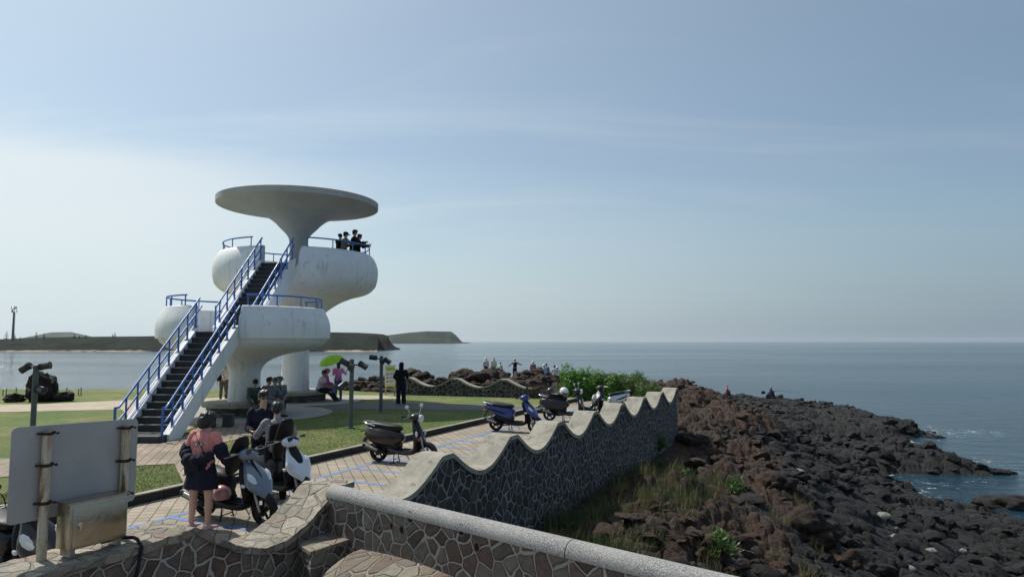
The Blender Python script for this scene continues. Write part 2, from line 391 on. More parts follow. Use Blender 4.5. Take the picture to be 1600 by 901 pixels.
def build_terrain():
    an = np.concatenate([np.linspace(-62, -17, 90, endpoint=False), np.linspace(-17, 40, 1000, endpoint=False), np.linspace(40, 62, 70)])
    rr = np.concatenate([np.geomspace(4.5, 30, 420, endpoint=False), np.geomspace(30, 118, 400)])
    A, Rr = np.meshgrid(np.radians(an), rr); X = Rr*np.sin(A); Y = Rr*np.cos(A)
    z, br, ds, dp = terrain_h(X.ravel(), Y.ravel())
    V = np.stack([X.ravel(), Y.ravel(), z], 1); n1, n0 = X.shape
    i = np.arange(n0-1)[None, :]+np.arange(n1-1)[:, None]*n0; i = i.ravel()
    F = np.stack([i, i+1, i+1+n0, i+n0], 1)
    zc = z[F]; keep = (zc.max(1) > SEA-1.2) & ~((dp[F].max(1) < -1.2)); F = F[keep]
    used = np.zeros(len(V), bool); used[F.ravel()] = True; idx = np.cumsum(used)-1; V = V[used]; F = idx[F]; br = br[used]
    me = bpy.data.meshes.new('rocky_shore'); me.vertices.add(len(V)); me.vertices.foreach_set('co', V.astype(np.float32).ravel())
    me.loops.add(F.size); me.loops.foreach_set('vertex_index', F[:, ::-1].astype(np.int32).ravel())
    me.polygons.add(len(F)); me.polygons.foreach_set('loop_start', np.arange(0, F.size, 4, dtype=np.int32)); me.polygons.foreach_set('loop_total', np.full(len(F), 4, np.int32))
    me.update(calc_edges=True); me.validate()
    at = me.attributes.new('rock_type', 'FLOAT', 'POINT'); at.data.foreach_set('value', br.astype(np.float32))
    me.materials.append(rock_mat('shore lava rock', True)); me.shade_smooth()
    return tag(link_mesh('rocky_shore', me), kind='structure')
def rock_mat(name, attr, brown=1.0):
    t = NT(name); co = t.co('World'); n = t.noise(co, 1.3, 7, .65, .4); f = t.noise(co, 12, 7, .75); g = t.noise(co, 4.2, 6, .7, .8)
    blk = t.mix(t.rng(n, .3, .7), (.006, .0064, .0072), (.025, .0245, .024))
    bro = t.mix(t.rng(g, .3, .7), (.019, .013, .010), (.085, .047, .029))
    bro = t.mix(t.rng(n, .52, .7), bro, (.055, .05, .044))
    if attr:
        a = t.N.new('ShaderNodeAttribute'); a.attribute_name = 'rock_type'
        k = t.rng(t.m('ADD', a.outputs['Fac'], t.m('MULTIPLY', t.m('SUBTRACT', g, .5), .9)), .35, .65); c = t.mix(k, blk, bro)
    else: c = t.mix(brown, blk, bro)
    c = t.mix(t.m('MULTIPLY', t.rng(t.noise(co, 2.2, 7, .8, 1.4), .58, .68), .35), c, (.26, .25, .22))   # lichen
    c = t.mix(1.0, c, t.ramp(f, [(.3, (.5, .5, .5)), (.7, (1.5, 1.5, 1.5))]), 'MULTIPLY')
    return t.done(c, .82, t.bump(t.m('ADD', f, t.m('MULTIPLY', g, 1.6)), 1.0, .09), Specular_IOR_Level=.35)
shore = build_terrain()
ROCK = rock_mat('brown lava rock', False, .85); ROCKB = rock_mat('black lava rock', False, .15)

def sea():
    t = NT('sea water'); co = t.co('World', (1, 1.0, 1)); cs = t.co('World', (.55, 1.25, 1), (0, 0, R(12)))
    a = t.noise(cs, .55, 5, .62, .5); b = t.noise(cs, 2.3, 4, .6, .4); c = t.noise(co, .04, 4, .55); d = t.noise(t.co('World', (.2, 1, 1)), .012, 5, .6)
    h = t.m('ADD', t.m('MULTIPLY', a, 1.0), t.m('MULTIPLY', b, .28))
    g = t.N.new('ShaderNodeAttribute'); g.attribute_name = 'foam'
    fo = t.m('MULTIPLY', g.outputs['Fac'], t.rng(t.noise(co, .9, 8, .8, 1.5), .54, .64))
    col = t.mix(t.rng(c, .35, .65), (.007, .032, .050), (.010, .040, .058)); col = t.mix(fo, col, (.75, .78, .78))
    ro = t.m('ADD', t.rng(d, .35, .65, .10, .19), t.m('MULTIPLY', fo, .5))
    m = t.done(col, ro, t.bump(h, .85, .42), 0, IOR=1.333)
    an = np.radians(np.linspace(-75, 75, 260)); rr = np.concatenate([np.geomspace(3, 130, 220, endpoint=False), np.geomspace(130, 14000, 60)])
    A, Rr = np.meshgrid(an, rr); X = Rr*np.sin(A); Y = Rr*np.cos(A)
    z = np.full(X.shape, SEA); V = np.stack([X.ravel(), Y.ravel(), z.ravel()], 1); n1, n0 = X.shape
    i = (np.arange(n0-1)[None, :]+np.arange(n1-1)[:, None]*n0).ravel(); F = np.stack([i, i+n0, i+1+n0, i+1], 1)
    me = bpy.data.meshes.new('sea'); me.from_pydata(V.tolist(), [], F.tolist())
    ds = -poly_sd(X.ravel(), Y.ravel(), SHORE); foam = np.clip(1-ds/2.6, 0, 1)*(ds > -3)*(fbmn(X.ravel(), Y.ravel(), 7, 3) > .47)
    for fx, fy, fr in ((41.5, 65.5, 3.2), (43.5, 66.5, 2.2), (30.2, 33.2, 1.6), (35, 45.5, 1.4), (-9, 72, 3)):
        foam = np.maximum(foam, np.clip(1.25-np.hypot((X.ravel()-fx)/1.6, Y.ravel()-fy)/fr, 0, 1))
    at = me.attributes.new('foam', 'FLOAT', 'POINT'); at.data.foreach_set('value', foam.astype(np.float32))
    me.materials.append(m); return tag(link_mesh('sea', me), kind='structure')
sea()

# ---------------------------------------------------------------- plaza ground sheets
def sheet(name, pts, z, m, kind='structure'):
    b = MB(); b.add([(p[0], p[1], z) for p in pts], [tuple(range(len(pts)))]); o = b.build(name, m, smooth=False); return tag(o, kind=kind)
LZ = .12                                             # level of lawn and paths above the parking strip
CUR = Vector((-4.4, 15.0, 0)); CD = Vector((.468, 1, 0)).normalized(); CN = Vector((-CD.y, CD.x, 0))
def curb_at(y, off=0): p = CUR+CD*((y-CUR.y)/CD.y)+CN*off; return p
def lawn_mat():
    t = NT('short seaside grass'); co = t.co('World'); n = t.noise(co, .35, 5, .6, .3); f = t.noise(co, 22, 5, .8); g = t.noise(co, 2.4, 6, .7)
    k = t.m('ADD', t.m('MULTIPLY', n, .6), t.m('MULTIPLY', g, .4))
    c = t.ramp(k, [(.38, (.085, .155, .026)), (.50, (.14, .18, .042)), (.60, (.25, .225, .09))])
    c = t.mix(1, c, t.ramp(f, [(.3, (.45, .5, .4)), (.7, (1.45, 1.4, 1.5))]), 'MULTIPLY')
    return t.done(c, .95, t.bump(f, 1, .05))
LAWN = lawn_mat()
lawn_pts = [(-90, -10)]+[tuple(curb_at(y, .12)[:2]) for y in (-8, 30.4)]+[(3.2, 31.4), (1.0, 31.6), (-5.5, 33.7), (-9, 36), (-16, 36.6), (-40, 36.7), (-90, 37)]
sheet('lawn', lawn_pts, LZ-.012, LAWN)
def brick_mat(name, rot, bw, bh, c1, c2, mo, off=.5):
    t = NT(name); co = t.co('World', (1, 1, 1), (0, 0, rot)); b = t.N.new('ShaderNodeTexBrick'); t.L.new(co, b.inputs[0])
    b.offset = off; b.inputs['Scale'].default_value = 1; b.inputs['Brick Width'].default_value = bw; b.inputs['Row Height'].default_value = bh
    b.inputs['Mortar Size'].default_value = .009; b.inputs['Mortar Smooth'].default_value = .3; b.inputs['Bias'].default_value = 0
    for k, c in (('Color1', c1), ('Color2', c2), ('Mortar', mo)): b.inputs[k].default_value = tuple(c)+(1,)
    n = t.noise(co, .7, 6, .65, .4); f = t.noise(co, 30, 4, .7)
    c = t.mix(1, b.outputs[0], t.ramp(n, [(.3, (.68, .66, .64)), (.7, (1.25, 1.25, 1.25))]), 'MULTIPLY'); c = t.mix(1, c, t.ramp(f, [(.3, (.8, .8, .8)), (.7, (1.2, 1.2, 1.2))]), 'MULTIPLY')
    h = t.m('ADD', t.m('MULTIPLY', b.outputs['Fac'], -1.0), t.m('MULTIPLY', f, .2))
    return t.done(c, .88, t.bump(h, .9, .012))
ang = math.atan2(WD.x, WD.y)
BRICK = brick_mat('tan paving blocks', R(71.4), .21, .20, (.34, .29, .225), (.28, .235, .18), (.10, .088, .073), 0)
BRICK2 = brick_mat('tan plaza blocks', R(71.4), .21, .20, (.33, .27, .20), (.26, .21, .16), (.09, .08, .065))
pk = [tuple(curb_at(y, -.0)[:2]) for y in (-8, 30.0)]
p_in = [(W0+WD*s+WN*.2)[:2] for s in (7*WL+.1, -9*WL)]
sheet('parking_strip', [pk[0]]+[tuple(p) for p in p_in[::-1]]+[(WE.x-.5, WE.y+2.2), (pk[1][0]+1.2, pk[1][1]+.9), pk[1]], 0.0, BRICK)
def kerb():
    b = MB(); y = -8.0; k = 0
    while y < 30.4:
        p, q = curb_at(y, .06), curb_at(min(y+.9, 30.4), .06); c = (p+q)/2
        b.box((c.x, c.y, .055), (.12, (q-p).length-.008, .17), rz=-math.atan2(CD.x, CD.y), bev=.008); b.box((c.x, c.y, .151), (.135, (q-p).length-.010, .022), rz=-math.atan2(CD.x, CD.y), bev=.006, mi=1); y += .9
    return tag(b.build('kerb', [simple('dark kerb body', (.028, .028, .027), .9, 0, .4, 4, .4, .006), CONC], ang=30), kind='structure')  # kerb body coloured dark, its top slab paler
kerb()
# blue painted bay lines
def painted(name, a, b_, wdt, m, z, kind='structure'):
    a, b_ = Vector(a), Vector(b_); d = (b_-a).normalized(); n = Vector((-d.y, d.x, 0))*wdt/2; return [a+n, b_+n, b_-n, a-n]
def blue_line_mat():
    t = NT('worn blue road paint'); co = t.co('World'); n = t.noise(co, 9, 6, .75); c = t.mix(t.rng(n, .52, .70), (.10, .22, .46), (.24, .215, .18))
    return t.done(c, .8)
BL = blue_line_mat(); b = MB(); LD = Vector((.468, 1, 0)).normalized(); L0 = Vector((-3.7, 13.7, 0)); LP = Vector((LD.y, -LD.x, 0))
def quad(p): b.add([(q.x, q.y, .004) for q in p], [(0, 1, 2, 3)])
quad(painted('', L0-LD*12, L0+LD*17, .09, BL, .004))
for k in range(-9, 14):
    p = L0+LD*(-.18+k*1.10)+LP*.05; quad(painted('', p, p+LP*1.55, .09, BL, .004))
tag(b.build('parking_lines', BL, smooth=False), kind='structure')
# paths set into the lawn
def gsheet(name, px, m, z=LZ): return sheet(name, [G(a, c, z)[:2] for a, c in px], z, m)
SAND = bare_concrete('sandy footpath', (.33, .27, .19), (.42, .36, .27), 1.2, .2)
gsheet('sandy_footpath', [(-400, 634), (60, 631), (190, 625), (330, 621), (420, 617), (610, 617.5), (640, 621), (560, 624), (480, 625), (360, 634), (330, 652), (300, 668), (240, 690), (190, 690), (215, 665), (190, 639), (60, 642), (-400, 650)], SAND, LZ-.004)
gsheet('brick_path', [(-300, 728), (100, 712), (205, 704), (217, 692), (262, 690), (300, 676), (322, 655), (384, 650), (450, 661), (425, 672), (384, 682), (350, 690), (336, 700), (350, 710), (396, 724), (430, 731), (285, 762), (286, 752), (272, 724), (205, 727), (100, 738), (-300, 765)], BRICK2, LZ)
gsheet('dark_footpath', [(520, 630), (620, 629), (760, 632), (868, 637), (850, 640), (760, 641), (700, 641), (600, 639), (500, 640)], ASPH, LZ)
T1 = Vector((-9.40, 24.2, 0)); T2 = Vector((-9.30, 29.5, 0))
for nm, c, r, zz in (('paved_circle', T1, 3.0, LZ+.004), ('paved_circle', T2, 2.85, LZ+.008)):
    sheet(nm, [(c.x+r*math.cos(a*math.pi/32), c.y+r*math.sin(a*math.pi/32)) for a in range(64)], zz, PAVE)

# grass blades along the lawn (one soft mass)
def grass_mat(name, a, b_):
    t = NT(name); n = t.noise(t.co('World'), 3, 4, .6); i = t.N.new('ShaderNodeNewGeometry')
    c = t.mix(t.rng(n, .35, .65), a, b_); c = t.mix(i.outputs['Random Per Island'], c, tuple(x*1.5 for x in b_)); return t.done(c, .8)
def blades(name, pos, hgt, wid, lean, m, seed=1):
    r = np.random.default_rng(seed); n = len(pos); a = r.uniform(0, 2*np.pi, n); l = r.uniform(0, lean, n)*hgt; la = r.uniform(0, 2*np.pi, n)
    wv = np.stack([np.cos(a), np.sin(a), 0*a], 1)*(wid/2)[:, None] if isinstance(wid, np.ndarray) else np.stack([np.cos(a), np.sin(a), 0*a], 1)*wid/2
    dv = np.stack([np.cos(la)*l, np.sin(la)*l, hgt], 1); V = np.empty((n, 5, 3))
    V[:, 0] = pos-wv; V[:, 1] = pos+wv; mid = pos+dv*np.array([.35, .35, .6]); V[:, 2] = mid+wv*.7; V[:, 3] = mid-wv*.7; V[:, 4] = pos+dv
    me = bpy.data.meshes.new(name); me.vertices.add(n*5); me.vertices.foreach_set('co', V.astype(np.float32).ravel())
    base = np.arange(n)[:, None]*5; F = np.concatenate([base+np.array([0, 1, 2, 3]), base+np.array([3, 2, 4])], 1).ravel()
    me.loops.add(len(F)); me.loops.foreach_set('vertex_index', F.astype(np.int32)); me.polygons.add(2*n)
    st = np.stack([np.arange(n)*7, np.arange(n)*7+4], 1).ravel(); me.polygons.foreach_set('loop_start', st.astype(np.int32))
    me.polygons.foreach_set('loop_total', np.tile([4, 3], n).astype(np.int32)); me.update(calc_edges=True); me.materials.append(m)
    return tag(link_mesh(name, me), kind='stuff')
def px_inside(pxs, polys):                                  # polygon test in plan
    return poly_sd(pxs[:, 0], pxs[:, 1], polys) > 0
n = 150000; yy = rng.uniform(0, 1, n)**1.6*17+10.5; xx = rng.uniform(-9.5, 0, n)*1.0; xx = xx*(yy/14)**.6
P = np.stack([xx, yy, np.full(n, LZ-.015)], 1)
cu = np.array([curb_at(y, .14).x for y in yy]); keep = xx < cu
polyP = [tuple(G(a, c, LZ)[:2]) for a, c in [(-300, 728), (100, 712), (205, 704), (217, 692), (262, 690), (300, 676), (322, 655), (384, 650), (450, 661), (425, 672), (384, 682), (350, 690), (336, 700), (350, 710), (396, 724), (430, 731), (285, 762), (286, 752), (272, 724), (205, 727), (100, 738), (-300, 765)]]
keep &= ~px_inside(P, polyP); keep &= np.hypot(xx-T1.x, yy-T1.y) > 3.02; keep &= np.hypot(xx-T2.x, yy-T2.y) > 2.9; keep &= yy < 26.2
P = P[keep]; blades('lawn_grass', P, rng.uniform(.015, .038, len(P)), .008, 1.0, grass_mat('lawn blade green', (.10, .15, .03), (.17, .185, .05)), 3)

# ---------------------------------------------------------------- wave walls
def wave_z(s, L=WL, A=WA, zc=WZ):
    u = abs(((s/L+.5) % 1)-.5)*2; q = max(0, (u-.13)/.87); return zc-A*.93*math.sin(math.pi/2*q)**1.08
def wall_uv(o, d):
    def f(co, nrm):
        q = Vector((co.x, co.y, 0))-o; s_ = q.dot(d)
        if abs(nrm.z) > .45: return (s_, q.dot(Vector((-d.y, d.x, 0)))+7)
        if abs(nrm.dot(d)) > .7: return (q.dot(Vector((-d.y, d.x, 0)))+3, co.z)
        return (s_, co.z)
    return f
def ribbon(o, d, s0, s1, zf, t0, t1, zb=None, dz=None, n=60):       # wall between offsets t0..t1 left of line, top zf(s), bottom zb or zf-dz
    nn = Vector((-d.y, d.x, 0)); rs = []
    for i in range(n+1):
        s_ = s0+(s1-s0)*i/n; p = o+d*s_; z = zf(s_); lo = zb if zb is not None else z-dz
        rs.append([p+nn*t0+Vector((0, 0, lo)), p+nn*t1+Vector((0, 0, lo)), p+nn*t1+Vector((0, 0, z)), p+nn*t0+Vector((0, 0, z))])
    return MB().rings(rs)
ww = thing('wavy_wall', 'long dark basalt wall with scalloped concrete cap running between the parking strip and the rocks', 'wall', W0)
def local(mb, o): mb.v = [(v[0]-o.location.x, v[1]-o.location.y, v[2]-o.location.z) for v in mb.v]; return mb
LO = Vector((0, 0, 0))
s0, s1 = -.56*WL, 7*WL+.14
local(ribbon(W0, WD, s0, s1, lambda s: wave_z(s)-.055, .02, WT-.02, zb=-3.0, n=220), ww).build('stone_body', STONE_DARK, ww, ang=30, uvf=wall_uv(LO, WD))
local(ribbon(W0, WD, s0, s1, wave_z, -.03, WT+.03, dz=.085, n=220), ww).build('concrete_cap', CONC, ww, ang=30)
# nearer stretch of the same line, capped with flat stones
def fz(s):
    if s < -2*WL: return WZ-.02
    return wave_z(s)
fw = thing('stone_capped_wall', 'near mixed brown stone wall with a cap of cream flat stones, carrying the sign posts', 'wall', W0-WD*2*WL)
sa, sb = -4.6*WL, -1.0*WL+.1
def nz(s, a=.0): return a*math.sin(s*17.3)+a*.6*math.sin(s*41+1)
bb = ribbon(W0, WD, sa, sb, lambda s: fz(s)-.05, .0, WT+.06, zb=-1.2, n=150)
local(bb, fw).build('stone_body', STONE_FORE, fw, ang=30, uvf=wall_uv(LO, WD))
bb = ribbon(W0, WD, sa, sb+.02, lambda s: fz(s)+nz(s, .006), -.03, WT+.10, dz=.075, n=240)
local(bb, fw).build('flat_stone_cap', STONE_TOP, fw, ang=30, uvf=wall_uv(LO, WD))
# ledge block at its foot
lg = [G(486, 861, .2), G(574, 832, .2), G(560, 812, .2), G(462, 846, .2)]
ld = thing('stone_ledge', 'low stone ledge in the corner between the near wall and the granite topped wall', 'ledge', lg[0]-Vector((0, 0, .2)))
zero = Vector((0, 0, 0))
local(MB().prism([p-Vector((0, 0, .035)) for p in lg], (0, 0, -1.3)), ld).build('stone_body', STONE_FORE, ld, smooth=False, uvf=lambda co, n: (co.x*n.y-co.y*n.x, co.z) if abs(n.z) < .5 else (co.x, co.y))
cc = sum(lg, Vector((0, 0, 0)))/4
local(MB().prism([cc+(p-cc)*1.03 for p in lg], (0, 0, -.04)), ld).build('flat_stone_cap', STONE_TOP, ld, smooth=False, uvf=lambda co, n: (co.x, co.y))
# granite topped wall from the corner towards the camera's right
gw = thing('granite_topped_wall', 'brown stone wall topped by a long rounded speckled granite coping in the foreground', 'wall', CP0)
CPN = Vector((-CPD.y, CPD.x, 0)); CE = 8.2
if CPN.y < 0: CPN = -CPN                                   # CPN points away from the camera
rs = []
for i in range(61):
    p = CP0+CPD*(CE*i/60)
    rs.append([p+CPN*.01+Vector((0, 0, -1.9)), p-CPN*.21+Vector((0, 0, -1.9)), p-CPN*.21+Vector((0, 0, .64)), p+CPN*.01+Vector((0, 0, .64))])
local(MB().rings(rs), gw).build('stone_body', STONE_FORE, gw, ang=30, uvf=lambda co, n: ((co.x*CPD.x+co.y*CPD.y)*1.0, co.z) if abs(n.z) < .5 else (co.x, co.y))
b = MB(); seg = [0, 3.83, CE]
for a0, a1 in zip(seg, seg[1:]):
    rs = []
    for i in range(13):
        s_ = a0+.006+(a1-a0-.012)*i/12; p = CP0+CPD*s_-CPN*.10; r_ = []
        for j in range(15):
            t_ = math.pi*j/14; r_.append(p+CPN*(.125*math.cos(t_))+Vector((0, 0, .675+.112*math.sin(t_))))
        r_.append(p-CPN*.125+Vector((0, 0, .645))); r_.append(p+CPN*.125+Vector((0, 0, .645))); rs.append(r_)
    b.rings(rs)
local(b, gw).build('granite_coping', GRANITE, gw, ang=40)
for px, py, r in ((641, 807, .035), (612, 821, .02), (628, 827, .026), (721, 827, .033), (745, 854, .026), (593, 824, .016)):
    u = (px-800)/FPX; d_ = ray(px, py); n_ = CPN; o_ = CP0-CPN*.21; t_ = (o_-Vector((0, 0, 0))).dot(n_)/Vector((d_.x, d_.y, 0)).dot(n_)
    h_ = Vector((d_.x*t_, d_.y*t_, HC+d_.z*t_)); ring = MB().tube([h_+(CPD*math.cos(k*math.pi/8)+Vector((0, 0, 1.25*math.sin(k*math.pi/8))))*(r*1.35+.006)-CPN*.002 for k in range(16)], .007, 6, closed=True)
    ring.ell(h_+CPN*.0, (r*1.35, .005, r*1.7), mi=1, M=Matrix.Rotation(math.atan2(CPD.y, CPD.x), 3, 'Z'))
    local(ring, gw).build('drain_hole', [STEELM if r < .02 else STONE_FORE, simple('drain hole dark', (.004, .004, .004), .9)], gw)
# convex stone apron
ap = MB(); rs = []
for i in range(25):
    p = CP0+CPD*(.75+4.2*i/24)-CPN*.215; hgt = .13+.05*math.sin(i*.3); r_ = []
    for j in range(9):
        t_ = j/8; r_.append(p-CPN*(1.1*t_)+Vector((0, 0, hgt-.62*t_**1.8)))
    r_.append(p-CPN*1.1+Vector((0, 0, -1.2))); r_.append(p+Vector((0, 0, -1.2))); rs.append(r_)
ap.rings(rs); o = ap.build('stone_apron', masonry('apron brown stones', 5.2, [(.13, .095, .075), (.19, .16, .12), (.15, .10, .08), (.24, .215, .17), (.11, .095, .08)], (.30, .27, .22), 'UV', .05, .3), ang=50, uvf=lambda co, n: (co.x*CPD.x+co.y*CPD.y, co.x*CPN.x+co.y*CPN.y-co.z))
tag(o, 'rounded apron of brown flat stones at the foot of the granite topped wall', 'apron')
sheet('lower_ground', [(-9, -12), (8, -12), (CP0.x+9*CPD.x-.3, CP0.y+9*CPD.y-.3), (CP0.x-.1, CP0.y-.2), (-5.5, 2.2), (-9, -6)], -.5, STONE_FORE)
# low wavy wall at the end of the lawn
A2, B2 = Vector((-5.9, 33.2, 0)), Vector((1.15, 30.9, 0)); d2 = (B2-A2).normalized(); l2 = (B2-A2).length
cw = thing('wavy_wall', 'low dark wavy wall with pale cap at the far end of the lawn, rocks heaped behind it', 'wall', A2)
def z2(s): return wave_z(s-.95, 2.42, .40, .92)
local(ribbon(A2, d2, 0.35, l2, lambda s: z2(s)-.06, .02, .38, zb=-1.4, n=120), cw).build('stone_body', STONE_DARK, cw, ang=30, uvf=wall_uv(LO, d2))
local(ribbon(A2, d2, 0.35, l2, z2, -.02, .42, dz=.075, n=120), cw).build('concrete_cap', CONC, cw, ang=30)
# ---------------------------------------------------------------- lookout tower (one thing)
tw = thing('lookout_tower', 'white mushroom shaped concrete lookout tower with two decks, round canopy and blue railed stair', 'tower', (T1.x, T1.y, LZ))
def tadd(mb, name, m, parent=None, **k):
    q = parent or tw
    o = local(mb, tw).build(name, m, q, **k)
    if q is not tw: o.location = (0, 0, 0)
    return o
# stair geometry: starts at the foot, rises through the lower deck to the upper
F1, F2 = 2.95, 5.62
SA, SB = Vector((-9.45, 17.85, LZ)), Vector((-9.30, 21.5, F1))          # first flight centre line
SC, SDt = Vector((-9.20, 22.75, F1)), Vector((-9.00, 26.0, F2))           # second flight
def sideways(a, b): d = Vector((b.x-a.x, b.y-a.y, 0)).normalized(); return d, Vector((d.y, -d.x, 0))
def bowl(c, Rb, rr, zr, zf, prof_low, rcol, top_r):
    """hollow bowl: column, flare, bulge, rim, inner wall, floor"""
    pr = prof_low+[(Rb-.02, zr-1.05), (Rb, zr-.80), (Rb-.01, zr-.58), (Rb-.07, zr-.36), (Rb-.17, zr-.15), (rr+.04, zr-.02), (rr, zr), (rr-.14, zr), (rr-.15, zr-.01), (rr-.16, zf), (top_r, zf), (.02, zf)]
    return MB().lathe(pr, 96, c=(c.x, c.y, 0))
def smoothprof(P, n=6):                   # Catmull-Rom through profile points
    out = []
    for i in range(len(P)-1):
        p0, p1, p2, p3 = [Vector(P[max(0, min(len(P)-1, i+k))]) for k in (-1, 0, 1, 2)]
        for j in range(n):
            t = j/n; out.append(tuple(.5*((2*p1)+(p2-p0)*t+(2*p0-5*p1+4*p2-p3)*t*t+(3*p1-p0-3*p2+p3)*t**3)))
    return out+[tuple(P[-1])]
def cut_slot(o, a, b, w_, drop, back):
    d, s_ = sideways(a, b); sl = (b.z-a.z)/Vector((b.x-a.x, b.y-a.y, 0)).length
    p0 = b-d*3.2; z0 = b.z-3.2*sl-drop; p1 = b+d*back
    prof = [Vector((p0.x, p0.y, z0)), Vector((b.x, b.y, b.z-drop)), Vector((b.x, b.y, b.z+.004)), Vector((p1.x, p1.y, b.z+.004)), Vector((p1.x, p1.y, b.z+3)), Vector((p0.x, p0.y, b.z+3))]
    prof = [p-s_*w_/2-Vector((tw.location.x, tw.location.y, tw.location.z)) for p in prof]
    c = MB().prism(prof, s_*w_).build('cut_tmp', WHITE); c.location = tw.location
    m = o.modifiers.new('b', 'BOOLEAN'); m.operation = 'DIFFERENCE'; m.object = c; m.solver = 'EXACT'
    bpy.context.view_layer.update(); evaluated(o); me = c.data; bpy.data.objects.remove(c); bpy.data.meshes.remove(me)
low1 = smoothprof([(.56, .5), (.53, 1.0), (.52, 1.45), (.56, 1.68), (.72, 1.90), (1.05, 2.09), (1.5, 2.22), (2.05, 2.32), (2.42, 2.42), (2.67, 2.58), (2.80, 2.76)])
lb = bowl(T1, 2.88, 2.62, 3.80, F1, [(.02, .5)]+low1, .5, .5)
o = tadd(lb, 'lower_deck', WHITE, ang=32); cut_slot(o, SA, SB, 1.43, .42, 1.0)
low2 = smoothprof([(.60, .5), (.57, 1.4), (.56, 2.4), (.58, 2.95), (.72, 3.35), (1.10, 3.80), (1.7, 4.25), (2.3, 4.52), (2.78, 4.65), (3.10, 4.80), (3.33, 5.05)])
ub = bowl(T2, 3.42, 3.10, 6.38, F2, [(.02, .5)]+low2, .5, .42)
o = tadd(ub, 'upper_deck', WHITE, ang=32); cut_slot(o, SC, SDt, 1.43, .42, 1.5)
# hide the stretch where the second flight clears the first deck rim (far parapet of the lower deck is open to it)
cp = smoothprof([(.36, F2-.02), (.36, 6.6), (.375, 6.9), (.42, 7.12), (.56, 7.32), (.76, 7.52), (.98, 7.75), (1.30, 7.98), (1.8, 8.18), (2.5, 8.33), (3.37, 8.46)])
tadd(MB().lathe([(.02, F2-.02)]+cp+[(3.38, 8.465), (3.39, 8.70), (3.34, 8.73), (.02, 8.80)], 96, c=(T2.x, T2.y, 0)), 'canopy', CANOPY, ang=32)
SEATST = masonry('dark pebble masonry', 9, [(.03, .03, .03), (.08, .075, .07), (.14, .13, .12), (.05, .045, .04)], (.10, .095, .09), 'UV', .08)
for c, r in ((T1, 1.36), (T2, 1.42)):
    tadd(MB().lathe([(.02, LZ+.002), (r-.14, LZ+.002), (r-.14, .43), (.02, .43)], 48, c=(c.x, c.y, 0)), 'seat_base', SEATST, ang=40, uvf=lambda co, n: (math.atan2(n.y, n.x)*1.3, co.z))
    tadd(MB().lathe([(.02, .42), (r, .42), (r+.01, .44), (r+.01, .55), (r-.01, .57), (.02, .57)], 64, c=(c.x, c.y, 0)), 'round_seat', CONC, ang=40)
def flight(a, b, nst, name):
    d, s_ = sideways(a, b); run = Vector((b.x-a.x, b.y-a.y, 0)).length; rise = (b.z-a.z)/nst; tr = run/nst
    st = thing(name, None, None); st.parent = tw; st.location = (0, 0, 0)
    for k in ('label', 'category'):
        if k in st: del st[k]
    mb = MB(); rz = math.atan2(d.y, d.x)-math.pi/2
    body = []
    for k in range(nst):
        p = a+d*(tr*(k+.5)); z = a.z+rise*(k+1)
        w_ = 1.06; dep = .12 if k else rise
        mb.box((p.x, p.y, z-rise/2-.012-.1), (w_, tr+.002, rise+.17), rz=rz)
        mb.box((p.x-d.x*.015, p.y-d.y*.015, z-.011), (w_-.004, tr+.03, .030), rz=rz, bev=.004, mi=1)
    tadd(mb, 'steps', [STEP, simple('grey step tread', (.085, .085, .085), .7, 0, .3, 6, .3, .004)], st, smooth=False)  # tread slabs coloured paler than the step bodies
    for sgn in (-1, 1):
        pr = []; off = s_*(sgn*.62); up = .20
        lo0 = max(LZ-.02, a.z-.55)
        pts = [(0-.16, a.z-.02 if a is SA else a.z-.45), (-.16, a.z+.16), (run-.02, b.z+up), (run+.05, b.z+up), (run+.05, b.z-.42), (run, b.z-.42), (.42, a.z-.02 if a is SA else a.z-.4)]
        p3 = [a+d*x+Vector((0, 0, z-a.z))+off-s_*.09 for x, z in pts]
        q = MB().prism(p3, s_*.18); oo = tadd(q, 'stringer', WHITE, st, smooth=False)
    # railings
    for sgn in (-1, 1):
        rl = thing('stair_railing', None, None); rl.parent = tw; rl.location = (0, 0, 0)
        off = s_*(sgn*.62); sl = (b.z-a.z)/run
        def pt(x, h): return a+d*x+Vector((0, 0, x*sl+h))+off
        e0, e1 = (-.28, run+.02)
        t = MB()
        if a is SA:
            t.tube([a+d*(-.34)+off+Vector((0, 0, .84)), a+d*(-.20)+off+Vector((0, 0, .84)), pt(.0, .98), pt(e1+.1, .98)], .030, 8)
            t.tube([a+d*(-.34)+off+Vector((0, 0, .50)), a+d*(-.20)+off+Vector((0, 0, .50)), pt(.05, .62), pt(e1+.25, .62)], .026, 8)
            t.tube([a+d*(-.34)+off+Vector((0, 0, .0)), a+d*(-.34)+off+Vector((0, 0, .86))], .034, 8)
        else:
            t.tube([pt(e0+.15, .95), pt(e1, .98)], .030, 8); t.tube([pt(e0+.15, .55), pt(e1+.1, .62)], .026, 8)
            t.tube([pt(-.15, -.3), pt(-.15, 1.0)], .030, 8)
        t.tube([pt(.05, .30), pt(e1, .33)], .012, 6)
        tadd(t, 'handrail', BLUE, rl, ang=50)
        n_ = 8 if a is SA else 7
        for i in range(n_):
            x = .12+(run-.2)*i/(n_-1); q = MB().tube([pt(x, .17), pt(x, .98)], .026, 8); q.box(tuple(pt(x, .205)), (.13, .13, .014), rz=rz)
            q.tube([pt(x, .25), pt(x, .5)], .034, 8); tadd(q, 'post', BLUE, rl, ang=50)
    return st
flight(SA, SB, 16, 'lower_flight'); flight(SC, SDt, 15, 'upper_flight')
